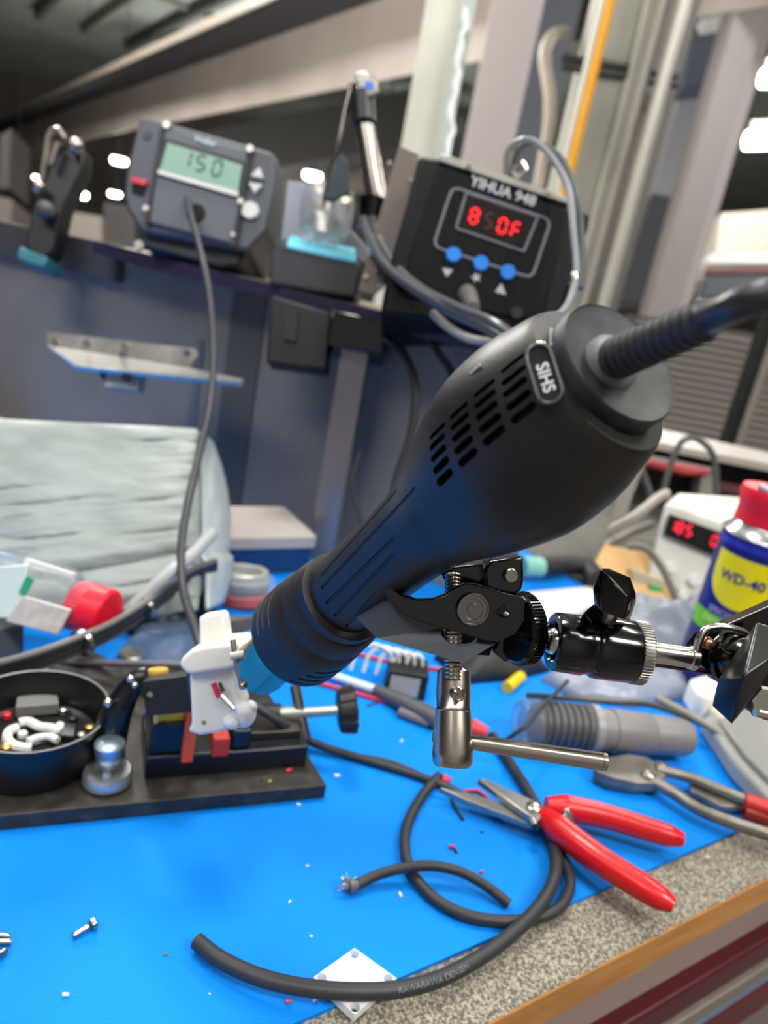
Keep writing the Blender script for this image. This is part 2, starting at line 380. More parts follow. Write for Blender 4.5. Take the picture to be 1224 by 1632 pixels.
upright(1128, 260, 0, 3.2, 44, .2, 's', None).build('shaft', mat('mauve_paint', '#87807f', .4, .2), col4)
upright(1158, 260, 0, 3.25, 18, .2, 's', None).build('side_flange', mat('mauve_light', '#9b9494', .4, .2), col4)
farbox('wall_cabinet', 'dark navy panel high between the silver conduit and mauve column', 'cabinet', [(1110, 20), (1190, 10), (1190, 125), (1092, 135)], 5, mat('navy_panel', '#262b38', .6), .2)
farbox('wall_cabinet', 'grey mottled tall cabinet between the two right-hand columns', 'cabinet', [(1090, 135), (1175, 120), (1125, 320), (1040, 310)], 5.2, mat('grey_cab', '#5b5b5e', .5), .2)
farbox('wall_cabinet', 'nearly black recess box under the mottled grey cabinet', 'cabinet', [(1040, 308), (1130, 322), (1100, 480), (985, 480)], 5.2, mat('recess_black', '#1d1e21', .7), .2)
farbox('wall_cabinet', 'light beige cabinet top right below the tube lamps', 'cabinet', [(1150, 340), (1290, 330), (1290, 470), (1130, 470)], 7, mat('pale_beige', '#9b9288', .6), .3)
farbox('roof_duct', 'light grey duct corner at the top right image corner', 'duct', [(1120, 25), (1300, -25), (1300, 5), (1190, 28), (1125, 40)], 4.8, mat('duct_grey', '#8f8c8b', .5), .1)
tubem = mat('tube_glow', '#ffffff', .5, emit='#fff6e6', estr=12)
for (x, y, lb) in ((1178, 224, 'lower tube lamp at the right image edge'), (1203, 125, 'upper tube lamp at the right image corner')):
    a = W(x + 12, y, 6.0); b = W(x + 160, y - 4, 6.0); L = thing('tube_lamp', 'white glowing ' + lb, 'lamp', a)
    MB().tube([a, b], px2m(14, 6), 12).build('tube', tubem, L); MB().tube([a + V((0, 0, .12)), b + V((0, 0, .12))], .03, 8).build('housing', M_wht, L)
for k, (pts, m, lb) in enumerate([([(1130, 405), (1260, 402), (1260, 418), (1128, 418)], M_wht, 'pale rail above'), ([(1130, 426), (1260, 424), (1260, 432), (1128, 434)], mat('brown_rail', '#6b4f4a', .6), 'brown rail below'), ([(1126, 440), (1260, 438), (1260, 470), (1120, 470)], mat('dark_slate', '#44484f', .6), 'slate board below')]):
    farbox('rail', lb + ' right of the mauve column near the cable', 'rail', pts, 5.5, m, .1)
# corrugated shutter
sh = thing('roller_shutter', 'ribbed grey roller shutter low on the right behind the equipment', 'shutter', W(1130, 720, 2.6))
for i in range(17):
    y = 538 + i * 12.0
    a = W(1015, y - 24, 2.6); b = W(1300, y + 26, 2.6); h = px2m(5.2, 2.6)
    MB().lathe(a, b, [(0, h), ((b - a).length, h)], 6).build('slat', mat('shutter_paint', '#7b746c', .5), sh)
MB().prism([W(1000, 500, 2.63), W(1320, 550, 2.63), W(1320, 800, 2.63), W(1000, 760, 2.63)], CF * .02).build('backing', mat('shutter_dark', '#4b4641', .7), sh)
tag(upright(1190, 650, 0, 2.0, 22, .05, 's', None).build('frame_post', mat('pale_post', '#8f8982', .45)), 'pale metal upright in front of the ribbed shutter', 'post')
tag(upright(1214, 560, 0, 1.8, 14, .05, 's', None).build('frame_post', M_black), 'thin black upright beside the pale metal upright', 'post')

# ------------------------------------------------------------------ bench
e0 = T(540, 1600, 0); e1 = T(1150, 1335, 0); ed = (e1 - e0); ed.z = 0; ed.normalize(); en = V((ed.y, -ed.x, 0))    # en points out over the front edge
w0 = T(870, 1632, 0); w1 = T(1224, 1420, 0)
cw_ = ((w0 - e0).dot(en) + (w1 - e0).dot(en)) / 2 * .76
E0 = e0 - ed * .5
M_mat = mat('blue_mat', '#0486ea', 0.65, spec=.15, col2='#047de0', nscale=9, detail=6, contrast=(.3, .75), bump=0.00008, bscale=350, coord='Object')
def benchpt(s, t, z): p = E0 + ed * s - en * t; return V((p.x, p.y, z))
MB().prism([benchpt(0, -cw_, -.0035), benchpt(1.7, -cw_, -.0035), benchpt(1.7, .8, -.0035), benchpt(-.4, 1.3, -.0035)], V((0, 0, -.016)))
bench = thing('workbench', 'wooden-edged workbench under the blue mat and grey carpet', 'workbench', benchpt(.8, .3, FZ))
MB().prism([benchpt(-.3, -cw_, -.0035), benchpt(1.7, -cw_, -.0035), benchpt(1.7, .8, -.0035), benchpt(-.3, .8, -.0035)], V((0, 0, -.0185))).build('bench_top', mat('oak_edge', '#cf9450', .5, col2='#b07a40', nscale=14, stretch=(1, 1, 7), bump=0.0001, coord='Object'), bench, bevel=.001)
MB().prism([benchpt(-.25, -cw_ + .012, -.0225), benchpt(1.65, -cw_ + .012, -.0225), benchpt(1.65, -cw_ + .03, -.0225), benchpt(-.25, -cw_ + .03, -.0225)], V((0, 0, -.045))).build('apron', mat('apron_grey', '#a08d86', .6), bench)
for s in (-.2, 1.6):
    for t in (0.03, .72):
        c = benchpt(s, t, (FZ - .06) / 2 ); MB().box(c, ed * .025, en * .025, V((0, 0, (-.0195 - FZ) / 2))).build('leg', M_alu, bench)
tag(MB().prism([benchpt(.0, 0, 0), benchpt(.93, 0, 0), benchpt(.93, .79, 0), benchpt(.0, .79, 0)], V((0, 0, -.002))).build('work_mat', M_mat), 'bright blue rubber work mat covering the bench', 'mat')
tag(MB().prism([benchpt(.935, .003, -.0008), benchpt(1.66, .003, -.0008), benchpt(1.66, .79, -.0008), benchpt(.935, .79, -.0008)], V((0, 0, -.0025))).build('carpet', mat('carpet_far', '#6c6962', .95, col2='#55524c', nscale=300, bump=.0006, bscale=500)), 'flat grey carpet beyond the far end of the blue mat', 'carpet')
# carpet with pile
nu, nv = 620, 62
def cf(u, v):
    p = benchpt(.25 + u * 1.1, .004 - v * (cw_ + .0035), 0); q = p * 480
    edge = max(0, v - .93) / .07
    z = -.0018 + .0010 * noise.noise(q) + .0008 * noise.noise(q * 2.1) - edge * .0012
    return V((p.x, p.y, z)) + en * (noise.noise(q * 1.7) * .0012 * (1 if v > .97 else 0))
M_carp = mat('carpet_pile', '#a89f90', .95, col2='#5f5a50', nscale=750, detail=3, contrast=(.38, .60), bump=.0004, bscale=1500)
cp = MB().grid(cf, nu, nv).build('carpet', M_carp, fix=False, angle=180)
tag(cp, 'strip of speckled grey carpet along the wooden bench edge', 'carpet', kind='stuff')
# tool cabinet in front under the bench
cab = thing('tool_cabinet', 'dark red tool cabinet with grey and blue trims under the bench edge', 'tool cabinet', benchpt(.9, -cw_, FZ))
def bar(t, z, h, w=.02, s0=.2, s1=1.9): return MB().prism([benchpt(s0, t, z), benchpt(s1, t, z), benchpt(s1, t + w, z), benchpt(s0, t + w, z)], V((0, 0, -h)))
t0 = -cw_ + .004
bar(t0, -.068, .0195).build('drawer_front', mat('dark_red', '#4d0f1a', .4), cab, bevel=.002)
bar(t0 - .002, -.090, .011).build('drawer_rail', mat('rail_taupe', '#8d8078', .4, .3), cab, bevel=.001)
bar(t0 - .002, -.102, .004).build('drawer_rail', mat('rail_blue', '#6f8da8', .35, .3), cab)
bar(t0 - .002, -.107, .028).build('drawer_front', mat('dark_red2', '#5c121e', .4), cab, bevel=.002)
bar(t0 + .03, -.066, .78, .5).build('carcass', M_black, cab)
bar(t0 + .01, -.137, .16).build('lower_front', mat('rail_taupe2', '#7b6d6b', .5), cab)

# ------------------------------------------------------------------ back panel, shelf, post
s0 = W(640, 506, .575); s1 = W(150, 385, .72); sd = (s1 - s0); sd.z = 0; sd.normalize(); sn = V((sd.y, -sd.x, 0))
if sn.dot(CO - s0) > 0: sn = -sn     # sn points away from camera
shz = (s0.z + s1.z) / 2
M_pan = mat('grey_panel', '#918a82', .55, 0, col2='#7b756e', nscale=6, contrast=(.3, .7))
pb = s0 + sn * .035; pb.z = 0
def panpt(s, z, o=0.0): p = pb + sd * s + sn * o; return V((p.x, p.y, z))
L_ = (s1 - s0).length
pan = thing('divider_panel', 'grey painted metal divider panel standing at the back of the bench', 'panel', panpt(.3, 0))
MB().prism([panpt(-.13, .001), panpt(.85, .001), panpt(.85, shz + .005), panpt(L_ + .002, shz + .005), panpt(L_ + .002, shz - .012), panpt(-.13, shz - .012)], sn * .003).build('sheet', M_pan, pan)
MB().prism([panpt(L_ * .98, shz - .03, -.012), panpt(.85, shz - .03, -.012), panpt(.85, shz + .006, -.012), panpt(L_ * .98, shz + .006, -.012)], sn * .012).build('folded_edge', mat('panel_edge', '#4f4c4c', .5, 0), pan)
MB().prism([panpt(.16, .001, -.002), panpt(.2, .001, -.002), panpt(.2, shz, -.002), panpt(.16, shz, -.002)], sn * .002).build('seam_strip', mat('panel_seam', '#5b5651', .6, 0), pan)
MB().prism([panpt(.23, .001, -.002), panpt(.238, .001, -.002), panpt(.238, shz * .7, -.002), panpt(.23, shz * .7, -.002)], sn * .002).build('seam_strip', mat('panel_seam2', '#767778', .4, .3), pan)
sf = thing('shelf', 'thin purple-grey metal shelf along the top of the divider panel', 'shelf', V((s0.x, s0.y, shz)))
def shp(s, o, z): p = s0 + sd * s + sn * o; zz = s0.z + (s1.z - s0.z) * s / L_; return V((p.x, p.y, zz + z))
MB().prism([shp(-.12, 0, 0), shp(L_, 0, 0), shp(L_, .13, 0), shp(-.12, .13, 0)], V((0, 0, -.0035))).build('shelf_board', mat('shelf_top', '#9a8f84', .4, .4), sf)
MB().prism([shp(-.12, -.001, .001), shp(L_, -.001, .001), shp(L_, -.001, -.011), shp(-.12, -.001, -.011)], sn * .0015).build('shelf_lip', mat('shelf_lip', '#413a52', .35, .3), sf)
# tall post under the shelf
pt = T(512, 885, 0); ptop = W(562, 560, .64)
po = MB(); 
a = V((pt.x, pt.y, 0)); po.box(a + V((0, 0, .1)), CR.normalized() * .0105, CF * .008, V((0, 0, .1)))
po = MB().box(V((pt.x, pt.y, .097)), V((1, 0, 0)) * .0115, V((0, 1, 0)) * .0115, V((0, 0, .097)))
tag(po.build('post', mat('post_metal', '#8d857f', .3, .5), bevel=.001), 'square brushed metal post standing under the end of the shelf', 'post')
# black adapter hanging under the shelf
ad = thing('power_box', 'black power box hanging under the shelf beside the metal post', 'power box', W(480, 590, .6))
MB().prism(pp([(432, 470), (528, 498), (520, 590), (424, 578)], .60), CF * .03).build('case', mat('box_black', '#08090c', .5), ad, bevel=.002)
MB().prism(pp([(528, 492), (620, 512), (612, 566), (520, 548)], .585), CF * .05).build('adapter', M_gloss, ad, bevel=.002)
MB().prism(pp([(455, 490), (475, 494), (472, 545), (452, 540)], .598), CF * .005).build('label_plate', mat('dk_label', '#1b1d24', .4), ad)
tag(MB().tube(spline([W(606, 538, .59), W(640, 560, .58), W(662, 615, .575), W(655, 690, .57), W(632, 765, .565), W(620, 830, .56)], 8), px2m(7, .57), 10).build('cable', M_rub), 'black power cord arching down from the hanging power box', 'cord')
tag(MB().tube(spline([W(680, 535, .57), W(700, 565, .57), W(722, 600, .57), W(735, 680, .56)], 8), px2m(6, .57), 10).build('cable', M_rub), 'short black cord dropping behind the hot air gun barrel', 'cord')
tag(MB().tube(spline([W(575, 720, .60), W(562, 770, .6), W(575, 830, .6), W(600, 900, .6)], 8), px2m(4, .6), 10).build('cable', mat('dkgrey_cable', '#333539', .5)), 'dark thin cord hanging on the panel right of the metal post', 'cord')
# angle bracket
ab = thing('angle_bracket', 'drilled aluminium angle bracket fixed to the grey panel', 'bracket', W(200, 600, .66))
bp = MB().prism(pp([(74, 528), (88, 530), (312, 556), (316, 566), (300, 588), (120, 582), (76, 552)], .66), CF * .003); o = bp.build('upright_flange', M_alu, ab)
cut(o, MB().lathe(W(196, 567, .65), W(196, 567, .67), [(0, px2m(7, .66)), (.03, px2m(7, .66))], 16).lathe(W(298, 563, .65), W(298, 563, .67), [(0, px2m(6, .66)), (.03, px2m(6, .66))], 16))
MB().hexa([W(76, 550, .66), W(120, 583, .64), W(385, 610, .63), W(388, 604, .64), W(300, 586, .66)], [p + CF * .003 + CU * -.003 for p in [W(76, 550, .66), W(120, 583, .64), W(385, 610, .63), W(388, 604, .64), W(300, 586, .66)]]).build('lower_flange', mat('bright_alu', '#cfccc6', .3, .7), ab)
for (x, y) in ((88, 546), (138, 546), (198, 551)): disc(x, y, .659, 7, .003).build('screw_head', M_chrome, ab)
sw = thing('wall_plug', 'small white block with black bezel under the aluminium bracket', 'plug', W(195, 620, .64))
MB().prism(pp([(150, 585), (215, 592), (205, 622), (168, 612)], .665), CF * .006).build('bezel', M_black, sw, bevel=.001)
MB().prism(pp([(168, 590), (223, 594), (220, 622), (166, 616)], .65), CF * .018).build('block', mat('grey_block', '#b3b0ac', .5), sw, bevel=.001)
disc(200, 600, .639, 7, .003).build('socket_hole', M_void, sw)

# ------------------------------------------------------------------ spring clamp, upper left
D = .73
cl = thing('spring_clamp', 'black spring clamp gripping the top edge of the grey panel', 'clamp', W(55, 420, D))
MB().prism(pp([(40, 392), (52, 330), (88, 250), (112, 232), (134, 236), (132, 262), (100, 330), (84, 400), (68, 412)], D), CF * .025).build('jaw_bar', M_black, cl, bevel=.002)
MB().tube(spline([W(66, 292, D), W(72, 250, D), W(78, 215, D), W(92, 207, D), W(104, 222, D)], 6), px2m(5, D), 10).build('wire_frame', M_nick, cl)
MB().tube([W(82, 262, D - .01), W(92, 228, D - .01)], px2m(6, D), 10).build('spring', M_steel, cl)
MB().ball(W(120, 233, D - .01), px2m(13, D)).build('end_ball', M_steel, cl)
MB().ball(W(62, 298, D - .01), px2m(11, D)).build('pivot_ball', M_nick, cl)
MB().ball(W(72, 335, D - .01), px2m(15, D), squash=(1, 1, 1)).build('pivot', mat('worn_grey', '#4a4a4d', .5), cl)
MB().prism(pp([(30, 392), (76, 410), (70, 428), (25, 412)], D - .004), CF * .035).build('pad', mat('teal_pad', '#2e7480', .5), cl, bevel=.002)

# ------------------------------------------------------------------ temperature control box with LCD
D = .655
wb = thing('solder_controller', 'grey soldering controller with green LCD on the shelf', 'soldering station', W(310, 400, D + .04))
outline = [(222, 186), (236, 186), (430, 240), (441, 250), (436, 310), (426, 368), (395, 399), (377, 396), (225, 368), (203, 335), (197, 312), (199, 284), (206, 248)]
MB().prism(pp(outline, D), CF * .09).build('case', mat('slate_case', '#4b4f57', .42, bump=.0001, bscale=600), wb, bevel=.003)
MB().prism(pp([(258, 200), (400, 240), (374, 390), (236, 355)], D - .004), CF * .006).build('front_panel', mat('slate_front', '#595d65', .42), wb, bevel=.002)
for a, b in (((261, 196), (233, 356)), ((397, 236), (372, 392))):
    MB().prism(pp([(a[0] - 3, a[1]), (a[0] + 4, a[1]), (b[0] + 4, b[1]), (b[0] - 3, b[1])], D - .005), CF * .003).build('groove', mat('groove_dark', '#24262b', .6), wb)
MB().prism(pp([(262, 220), (388, 257), (381, 312), (250, 272)], D - .0055), CF * .002).build('screen_bezel', mat('bezel_dark', '#2a2c30', .5), wb)
MB().prism(pp([(267, 227), (386, 263), (379, 306), (255, 270)], D - .0062), CF * .001).build('lcd_screen', mat('lcd_green', '#7fa592', .35, emit='#86b09c', estr=.08), wb)
MB().prism(pp([(252, 270), (380, 306), (379, 313), (251, 276)], D - .007), CF * .002).build('silver_strip', mat('silver_trim', '#c2c0bb', .35, .4), wb)
ux = (W(386, 263, D) - W(267, 227, D)).normalized(); uy = (W(267, 227, D) - W(255, 270, D)).normalized(); k = px2m(1, D)
dg = MB()
for ch, x, y in (('1', 297, 252), ('5', 320, 260), ('0', 346, 268)): digit7(dg, ch, W(x, y, D - .0065), ux, uy, 6.5 * k, 12 * k, 3.2 * k)
dg.build('lcd_digits', mat('lcd_ink', '#2f4a3f', .5), wb)
def planemap(x, y, d, ang, s):
    c = W(x, y, d); a = math.radians(ang); u = (CR * math.cos(a) - CU * math.sin(a)); v = (CR * math.sin(a) + CU * math.cos(a)); k = px2m(s, d)
    return lambda p, q, w: c + u * p * k + v * q * k
textmb('Weller', planemap(327, 225, D - .0062, 16, 13), bold=.02).build('logo_text', mat('logo_white', '#c8d4de', .5), wb)
for (x, y, r) in ((265, 198, 6), (398, 236, 6), (232, 331, 5), (383, 320, 5), (371, 373, 4)): disc(x, y, D - .006, r, .004).build('screw_head', M_steel, wb)
MB().prism(pp([(413, 266), (420, 284), (399, 280)], D - .004), CF * .004).build('up_button', M_wht, wb, bevel=.0006)
MB().prism(pp([(396, 290), (418, 294), (405, 308)], D - .004), CF * .004).build('down_button', M_wht, wb, bevel=.0006)
disc(398, 334, D - .004, 14, .006).build('round_button', M_wht, wb)
MB().prism(pp([(209, 281), (234, 287), (231, 296), (208, 290)], D - .004), CF * .005).build('red_switch', mat('switch_red', '#d02a3a', .4), wb, bevel=.0006)
MB().prism(pp([(211, 292), (231, 297), (228, 311), (210, 305)], D - .002), CF * .003).build('switch_body', M_void, wb)
disc(312, 339, D - .0055, 15, .004).build('cable_port', M_void, wb)
disc(234, 214, D - .001, 8, .002).build('emblem', mat('slate_emb', '#3f4249', .5), wb)
MB().prism(pp([(222, 364), (395, 399), (380, 420), (350, 425), (228, 392)], D + .01), CF * .07).build('stand', mat('stand_dark', '#1f2229', .5), wb, bevel=.002)
disc(221, 390, D - .0, 8, .004).build('foot_screw', M_steel, wb)
tag(MB().tube(spline([W(298, 315, D - .006), W(306, 350, D - .03), W(322, 410, .60), W(335, 480, .585), W(340, 570, .565), W(334, 650, .54), W(316, 730, .50), W(300, 800, .47), W(289, 870, .45), W(292, 940, .43), W(312, 1005, .40), W(322, 1040, .38)], 8), px2m(5.2, .6), 12).build('iron_cable', mat('iron_cable', '#3b3c40', .42)),
    'long grey-black cable drooping from the controller across the panel', 'cable')

# ------------------------------------------------------------------ iron holder with sponge tray
D = .62
hs = thing('iron_stand', 'black sponge tray stand with steel plate and glass cup', 'iron stand', W(505, 470, D))
MB().prism(pp([(434, 397), (576, 427), (566, 474), (428, 452)], D), CF * .055).build('tray', mat('tray_black', '#25272d', .5), hs, bevel=.002)
MB().hexa([W(441, 393, D), W(574, 425, D), W(572, 412, D + .03), W(448, 380, D + .03)], [p + CU * -.003 for p in [W(441, 393, D), W(574, 425, D), W(572, 412, D + .03), W(448, 380, D + .03)]]).build('tray_top', M_black, hs)
MB().hexa([W(457, 396, D), W(568, 421, D), W(566, 402, D + .03), W(461, 381, D + .03)], [p + CU * .004 for p in [W(457, 396, D), W(568, 421, D), W(566, 402, D + .03), W(461, 381, D + .03)]]).build('sponge', mat('sponge_blue', '#6fc6dc', .8, bump=.0005, bscale=300), hs, bevel=.001)
MB().prism(pp([(458, 286), (496, 294), (590, 400), (590, 420), (446, 386)], D + .035), CF * .004).build('steel_plate', mat('plate_steel', '#7d8088', .3, .6), hs, bevel=.001)
c = W(512, 345, D + .01)
MB().lathe(W(515, 382, D + .01), W(526, 300, D + .01), [(0, px2m(30, D)), (.01, px2m(42, D)), (.03, px2m(44, D)), (.042, px2m(40, D)), (.0415, px2m(37, D)), (.03, px2m(40, D)), (.012, px2m(38, D)), (.003, px2m(20, D))], 28).build('glass_cup', M_glass, hs)
cs = [W(515 + 22 * math.cos(i * .7), 352 + 18 * math.sin(i * .7) - i * .5, D + .012) for i in range(60)]
MB().tube(cs, px2m(1.6, D), 6).build('wire_coil', M_steel, hs)
D = .60
hi = thing('desoldering_gun', 'chrome and black hand piece standing nose-down in the iron stand', 'soldering iron', W(590, 350, D))
MB().tube(spline([W(574, 138, D), W(577, 170, D), W(581, 200, D), W(589, 250, D), W(597, 300, D), W(604, 330, D)], 6), [px2m(r, D) for r in (15, 16, 17, 18, 18, 17)], 20).build('barrel', mat('gun_chrome', '#9b938b', .2, .9), hi)
MB().tube([W(577, 150, D - .003), W(580, 196, D - .003)], px2m(19, D), 20).build('upper_grip', M_black, hi)
MB().hull([W(x, y, d) for x, y in ((563, 116), (582, 112), (602, 128), (604, 150), (590, 157), (572, 140)) for d in (D - .012, D + .008)]).build('end_cap', M_alu, hi, bevel=.002)
disc(588, 136, D - .0125, 7, .003).build('blue_button', mat('btn_blue', '#2a78e0', .4), hi)
MB().tube(spline([W(562, 135, D + .005), W(552, 175, D + .005), W(540, 230, D + .005), W(524, 285, D + .01), W(516, 330, D + .01)], 6), [px2m(r, D) for r in (7, 8, 7, 5, 4)], 12).build('side_rail', mat('rail_steel', '#6b635c', .25, .8), hi)
MB().hull([W(x, y, d) for x, y in ((541, 238), (556, 262), (556, 310), (530, 322), (512, 318), (528, 280)) for d in (D + .005, D + .02)]).build('trigger_guard', mat('teal_black', '#15272e', .4), hi, bevel=.002)
MB().tube([W(598, 322, D), W(590, 366, D)], [px2m(27, D), px2m(22, D)], 20).build('collar', M_gloss, hi)
for i, (dx, lb) in enumerate([(0, 'outer glossy black hose sweeping from the chrome hand piece to the soldering station'), (-14, 'inner glossy black hose running below its twin from the hand piece')]):
    tag(MB().tube(spline([W(594 + dx, 350, .59), W(606 + dx, 385, .56), W(630 + dx, 425, .53), W(672 + dx * .7, 462, .50), W(730, 492 - dx * .6, .47), W(785, 515 - dx * .9, .45), W(830, 545 - dx, .44)], 8), px2m(8.5, .53), 12).build('hose', mat('hose_grey', '#4b4d52', .22, .0, coat=.5)), lb, 'hose')
tag(MB().tube(spline([W(690, 500, .5), W(715, 522, .48), W(750, 540, .46), W(800, 545, .45)], 8), px2m(7, .48), 12).build('hose', mat('hose_light', '#a9a69f', .3, .2)), 'pale grey hose curving down under the soldering station front', 'hose')

# ------------------------------------------------------------------ hot air station (red display)
D = .52
st = thing('rework_station', 'black hot air rework station with red digits and three blue buttons', 'rework station', W(760, 520, D + .05))
MB().prism(pp([(668, 247), (702, 252), (912, 326), (943, 340), (938, 365), (896, 500), (868, 528), (606, 500), (616, 440)], D + .002), CF * .12).build('case', mat('station_black', '#08090b', .45, spec=.25), st, bevel=.003)
MB().prism(pp([(700, 262), (908, 334), (862, 515), (640, 470), (655, 400)], D), CF * .003).build('front_panel', mat('station_face', '#060709', .4, spec=.2), st, bevel=.001)
MB().prism(pp([(702, 246), (720, 249), (908, 315), (906, 325), (700, 256)], D - .001), CF * .10).build('lid', mat('lid_steel', '#a9a69c', .35, .5), st, bevel=.0006)
for x, y in ((747, 266), (871, 308)): disc(x, y, D - .003, 5, .004).build('screw_head', M_chrome, st)
def rframe(pts, d, w, th, mb=None):
    """closed raised line through pixel points"""
    P = [W(x, y, d) for x, y in pts]; P.append(P[0]); P.append(P[1]); return (mb or MB()).tube(P, px2m(w / 2, d), 8, cap=False)
def rnd(c, r=10):
    out = []
    for i in range(len(c)):
        a, b, d = V(c[i - 1] + (0,)), V(c[i] + (0,)), V(c[(i + 1) % len(c)] + (0,))
        u = (a - b).normalized() * r; v = (d - b).normalized() * r
        for t in (0, .25, .5, .75, 1): p = (b + u) * (1 - t) ** 2 + b * 2 * t * (1 - t) + (b + v) * t * t; out.append((p.x, p.y))
    return out
M_line = mat('frame_line', '#77767f', .5)
rframe(rnd([(721, 298), (878, 351), (848, 444), (690, 393)], 14), D - .0003, 4.5, .001).build('outer_frame_line', M_line, st)
rframe(rnd([(743, 308), (857, 346), (835, 401), (727, 364)], 3), D - .0003, 4, .001).build('inner_frame_line', M_line, st)
MB().prism(pp([(746, 312), (852, 347), (833, 395), (731, 362)], D - .0005), CF * .001).build('display_window', mat('window_dark', '#1a0a0c', .25), st)
ux = (W(857, 346, D) - W(743, 308, D)).normalized(); uy = (W(743, 308, D) - W(727, 364, D)).normalized(); k = px2m(1, D)
on_ = mat('led_red', '#ff1020', .5, emit='#ff0a18', estr=1.6); dim = mat('led_dim', '#3a0d12', .5)
dg = MB()
for ch, x, y in (('8', 756, 344), ('0', 801, 360), ('F', 822, 367)): digit7(dg, ch, W(x, y, D - .0012), ux, uy, 6 * k, 11.5 * k, 3.6 * k)
dg.build('lit_digits', on_, st)
digit7(MB(), '5', W(779, 352, D - .0012), ux, uy, 5.5 * k, 12 * k, 4 * k).build('unlit_digit', dim, st)
textmb('YIHUA 948', planemap(802, 305, D - .0006, 18.5, 23), bold=.03).build('brand_text', mat('print_white', '#b9b6bd', .5), st)
textmb('TEMP', planemap(802, 328, D - .0006, 18.5, 8), bold=.02).build('small_text', mat('print_grey', '#6f6d74', .5), st)
for x, y in ((723, 405), (767, 419), (810, 433)): disc(x, y, D - .003, 12.5, .006, prof=[(0, px2m(12.5, D)), (.005, px2m(12.5, D)), (.006, px2m(11, D))]).build('button', M_blue, st)
MB().prism(pp([(705, 427), (722, 430), (712, 441)], D - .0004), CF * .0006).build('down_mark', mat('print_white', '#b9b6bd'), st)
MB().prism(pp([(799, 451), (807, 470), (789, 465)], D - .0004), CF * .0006).build('up_mark', mat('print_white', '#b9b6bd'), st)
star = [(759 + (9 if i % 2 == 0 else 4) * math.sin(i * PI / 5 - .2), 442 - (9 if i % 2 == 0 else 4) * math.cos(i * PI / 5 - .2)) for i in range(10)]
MB().prism(pp(star, D - .0004), CF * .0006).build('star_mark', mat('print_white', '#b9b6bd'), st)
MB().tube([W(744, 468, D + .005), W(748, 476, D - .01), W(754, 492, D - .03)], [px2m(16, D), px2m(14, D), px2m(11, D)], 20).build('hose_socket', mat('socket_steel', '#a09c94', .3, .7), st)
disc(824, 498, D - .002, 10, .004).build('indicator', mat('ind_dark', '#2a2c33', .3), st)
# perforated plate beside it
pf = thing('perforated_plate', 'perforated grey steel plate standing left of the rework station', 'plate', W(620, 470, .56))
o = MB().prism(pp([(636, 232), (668, 247), (614, 452), (596, 470), (572, 462), (600, 360)], .56), CF * .003).build('sheet', mat('perf_steel', '#7d746d', .3, .7), pf)
for x, y in ((621, 259), (655, 287), (590, 405), (600, 430), (613, 425), (606, 456), (583, 440)): disc(x, y, .558, 4.5, .003).build('bright_hole', M_chrome, pf)  # bright chrome discs stand in for light spots at the plate's holes

# thin cables looping over the station at right
tag(MB().tube(spline([W(805, 275, .56), W(810, 240, .54), W(840, 222, .52), W(875, 245, .5), W(905, 300, .48), W(915, 380, .46), W(918, 440, .45), W(905, 485, .44), W(880, 512, .43)], 8), px2m(5.5, .48), 10).build('hose', mat('loop_cable', '#8d9094', .28, .1)), 'slim grey cable looping over the right side of the rework station', 'hose')
tag(MB().tube(spline([W(812, 285, .57), W(830, 235, .55), W(868, 232, .53), W(900, 262, .51), W(922, 330, .49), W(928, 400, .48), W(925, 460, .47)], 8), px2m(5, .5), 10).build('hose', mat('loop_cable2', '#55585c', .3)), 'darker slim cable beside the looping grey one', 'hose')
tag(MB().tube(spline([W(826, 262, .56), W(818, 270, .56), W(826, 280, .56), W(838, 272, .56), W(832, 258, .56)], 6), px2m(4, .56), 8).build('cable_tie', M_chrome), 'bright twisted wire tie behind the station top', 'wire tie')
disc(914, 436, .45, 9, .006, axis=CU).build('cable_tie', M_nick); tag(bpy.data.objects[-1] if False else COL.objects[-1], 'small grey tie clamped on the cable loop at the station side', 'cable tie')

# ------------------------------------------------------------------ hot air gun
A0 = W(505, 985, .240); A1 = W(990, 575, .150); AX = (A1 - A0); AL = AX.length; AX = AX / AL
def sx(s, off=0.0):
    """image distance along the barrel (px from the collar) -> point on the axis, depth"""
    u = s / 635.0; d1, d2 = .240, .150; t = u * d1 / (d2 + u * (d1 - d2)); p = A0 + (A1 - A0) * t
    return t * AL, (p - CO).dot(CF)
G1 = (CR * .645 - CU * .764); G1 = (G1 - AX * G1.dot(AX)).normalized(); G2 = AX.cross(G1)
if G2.dot(CF) > 0: G2 = -G2            # towards the camera
def glathe(prof, n=96, cap=True, shift=0.0):
    m = MB(); vs = []
    for s, r in prof:
        t, d = sx(s); R = r * d / FPX; c = A0 + AX * t + G1 * (shift * d / FPX)
        for k in range(n):
            a = 2 * PI * k / n; vs.append(c + (G1 * math.cos(a) + G2 * math.sin(a)) * R)
    M = len(prof); fs = [[i * n + k, i * n + (k + 1) % n, (i + 1) * n + (k + 1) % n, (i + 1) * n + k] for i in range(M - 1) for k in range(n)]
    if cap: fs += [list(range(n))[::-1], [(M - 1) * n + k for k in range(n)]]
    return m.add(vs, fs)
def smoothprof(P, k=5):
    q = spline([V((a, b, 0)) for a, b in P], k); return [(v.x, v.y) for v in q]
gun = thing('hot_air_gun', 'black hot air gun held nose-down in the clamp', 'heat gun', A0)
bprof = smoothprof([(-5, 64), (60, 66), (120, 68), (180, 72), (245, 84), (310, 116), (370, 142), (420, 157), (470, 161), (510, 159), (540, 153), (562, 149), (580, 144), (592, 138)])
body = glathe(bprof).build('body', M_gun, gun)
bpy.context.view_layer.update()
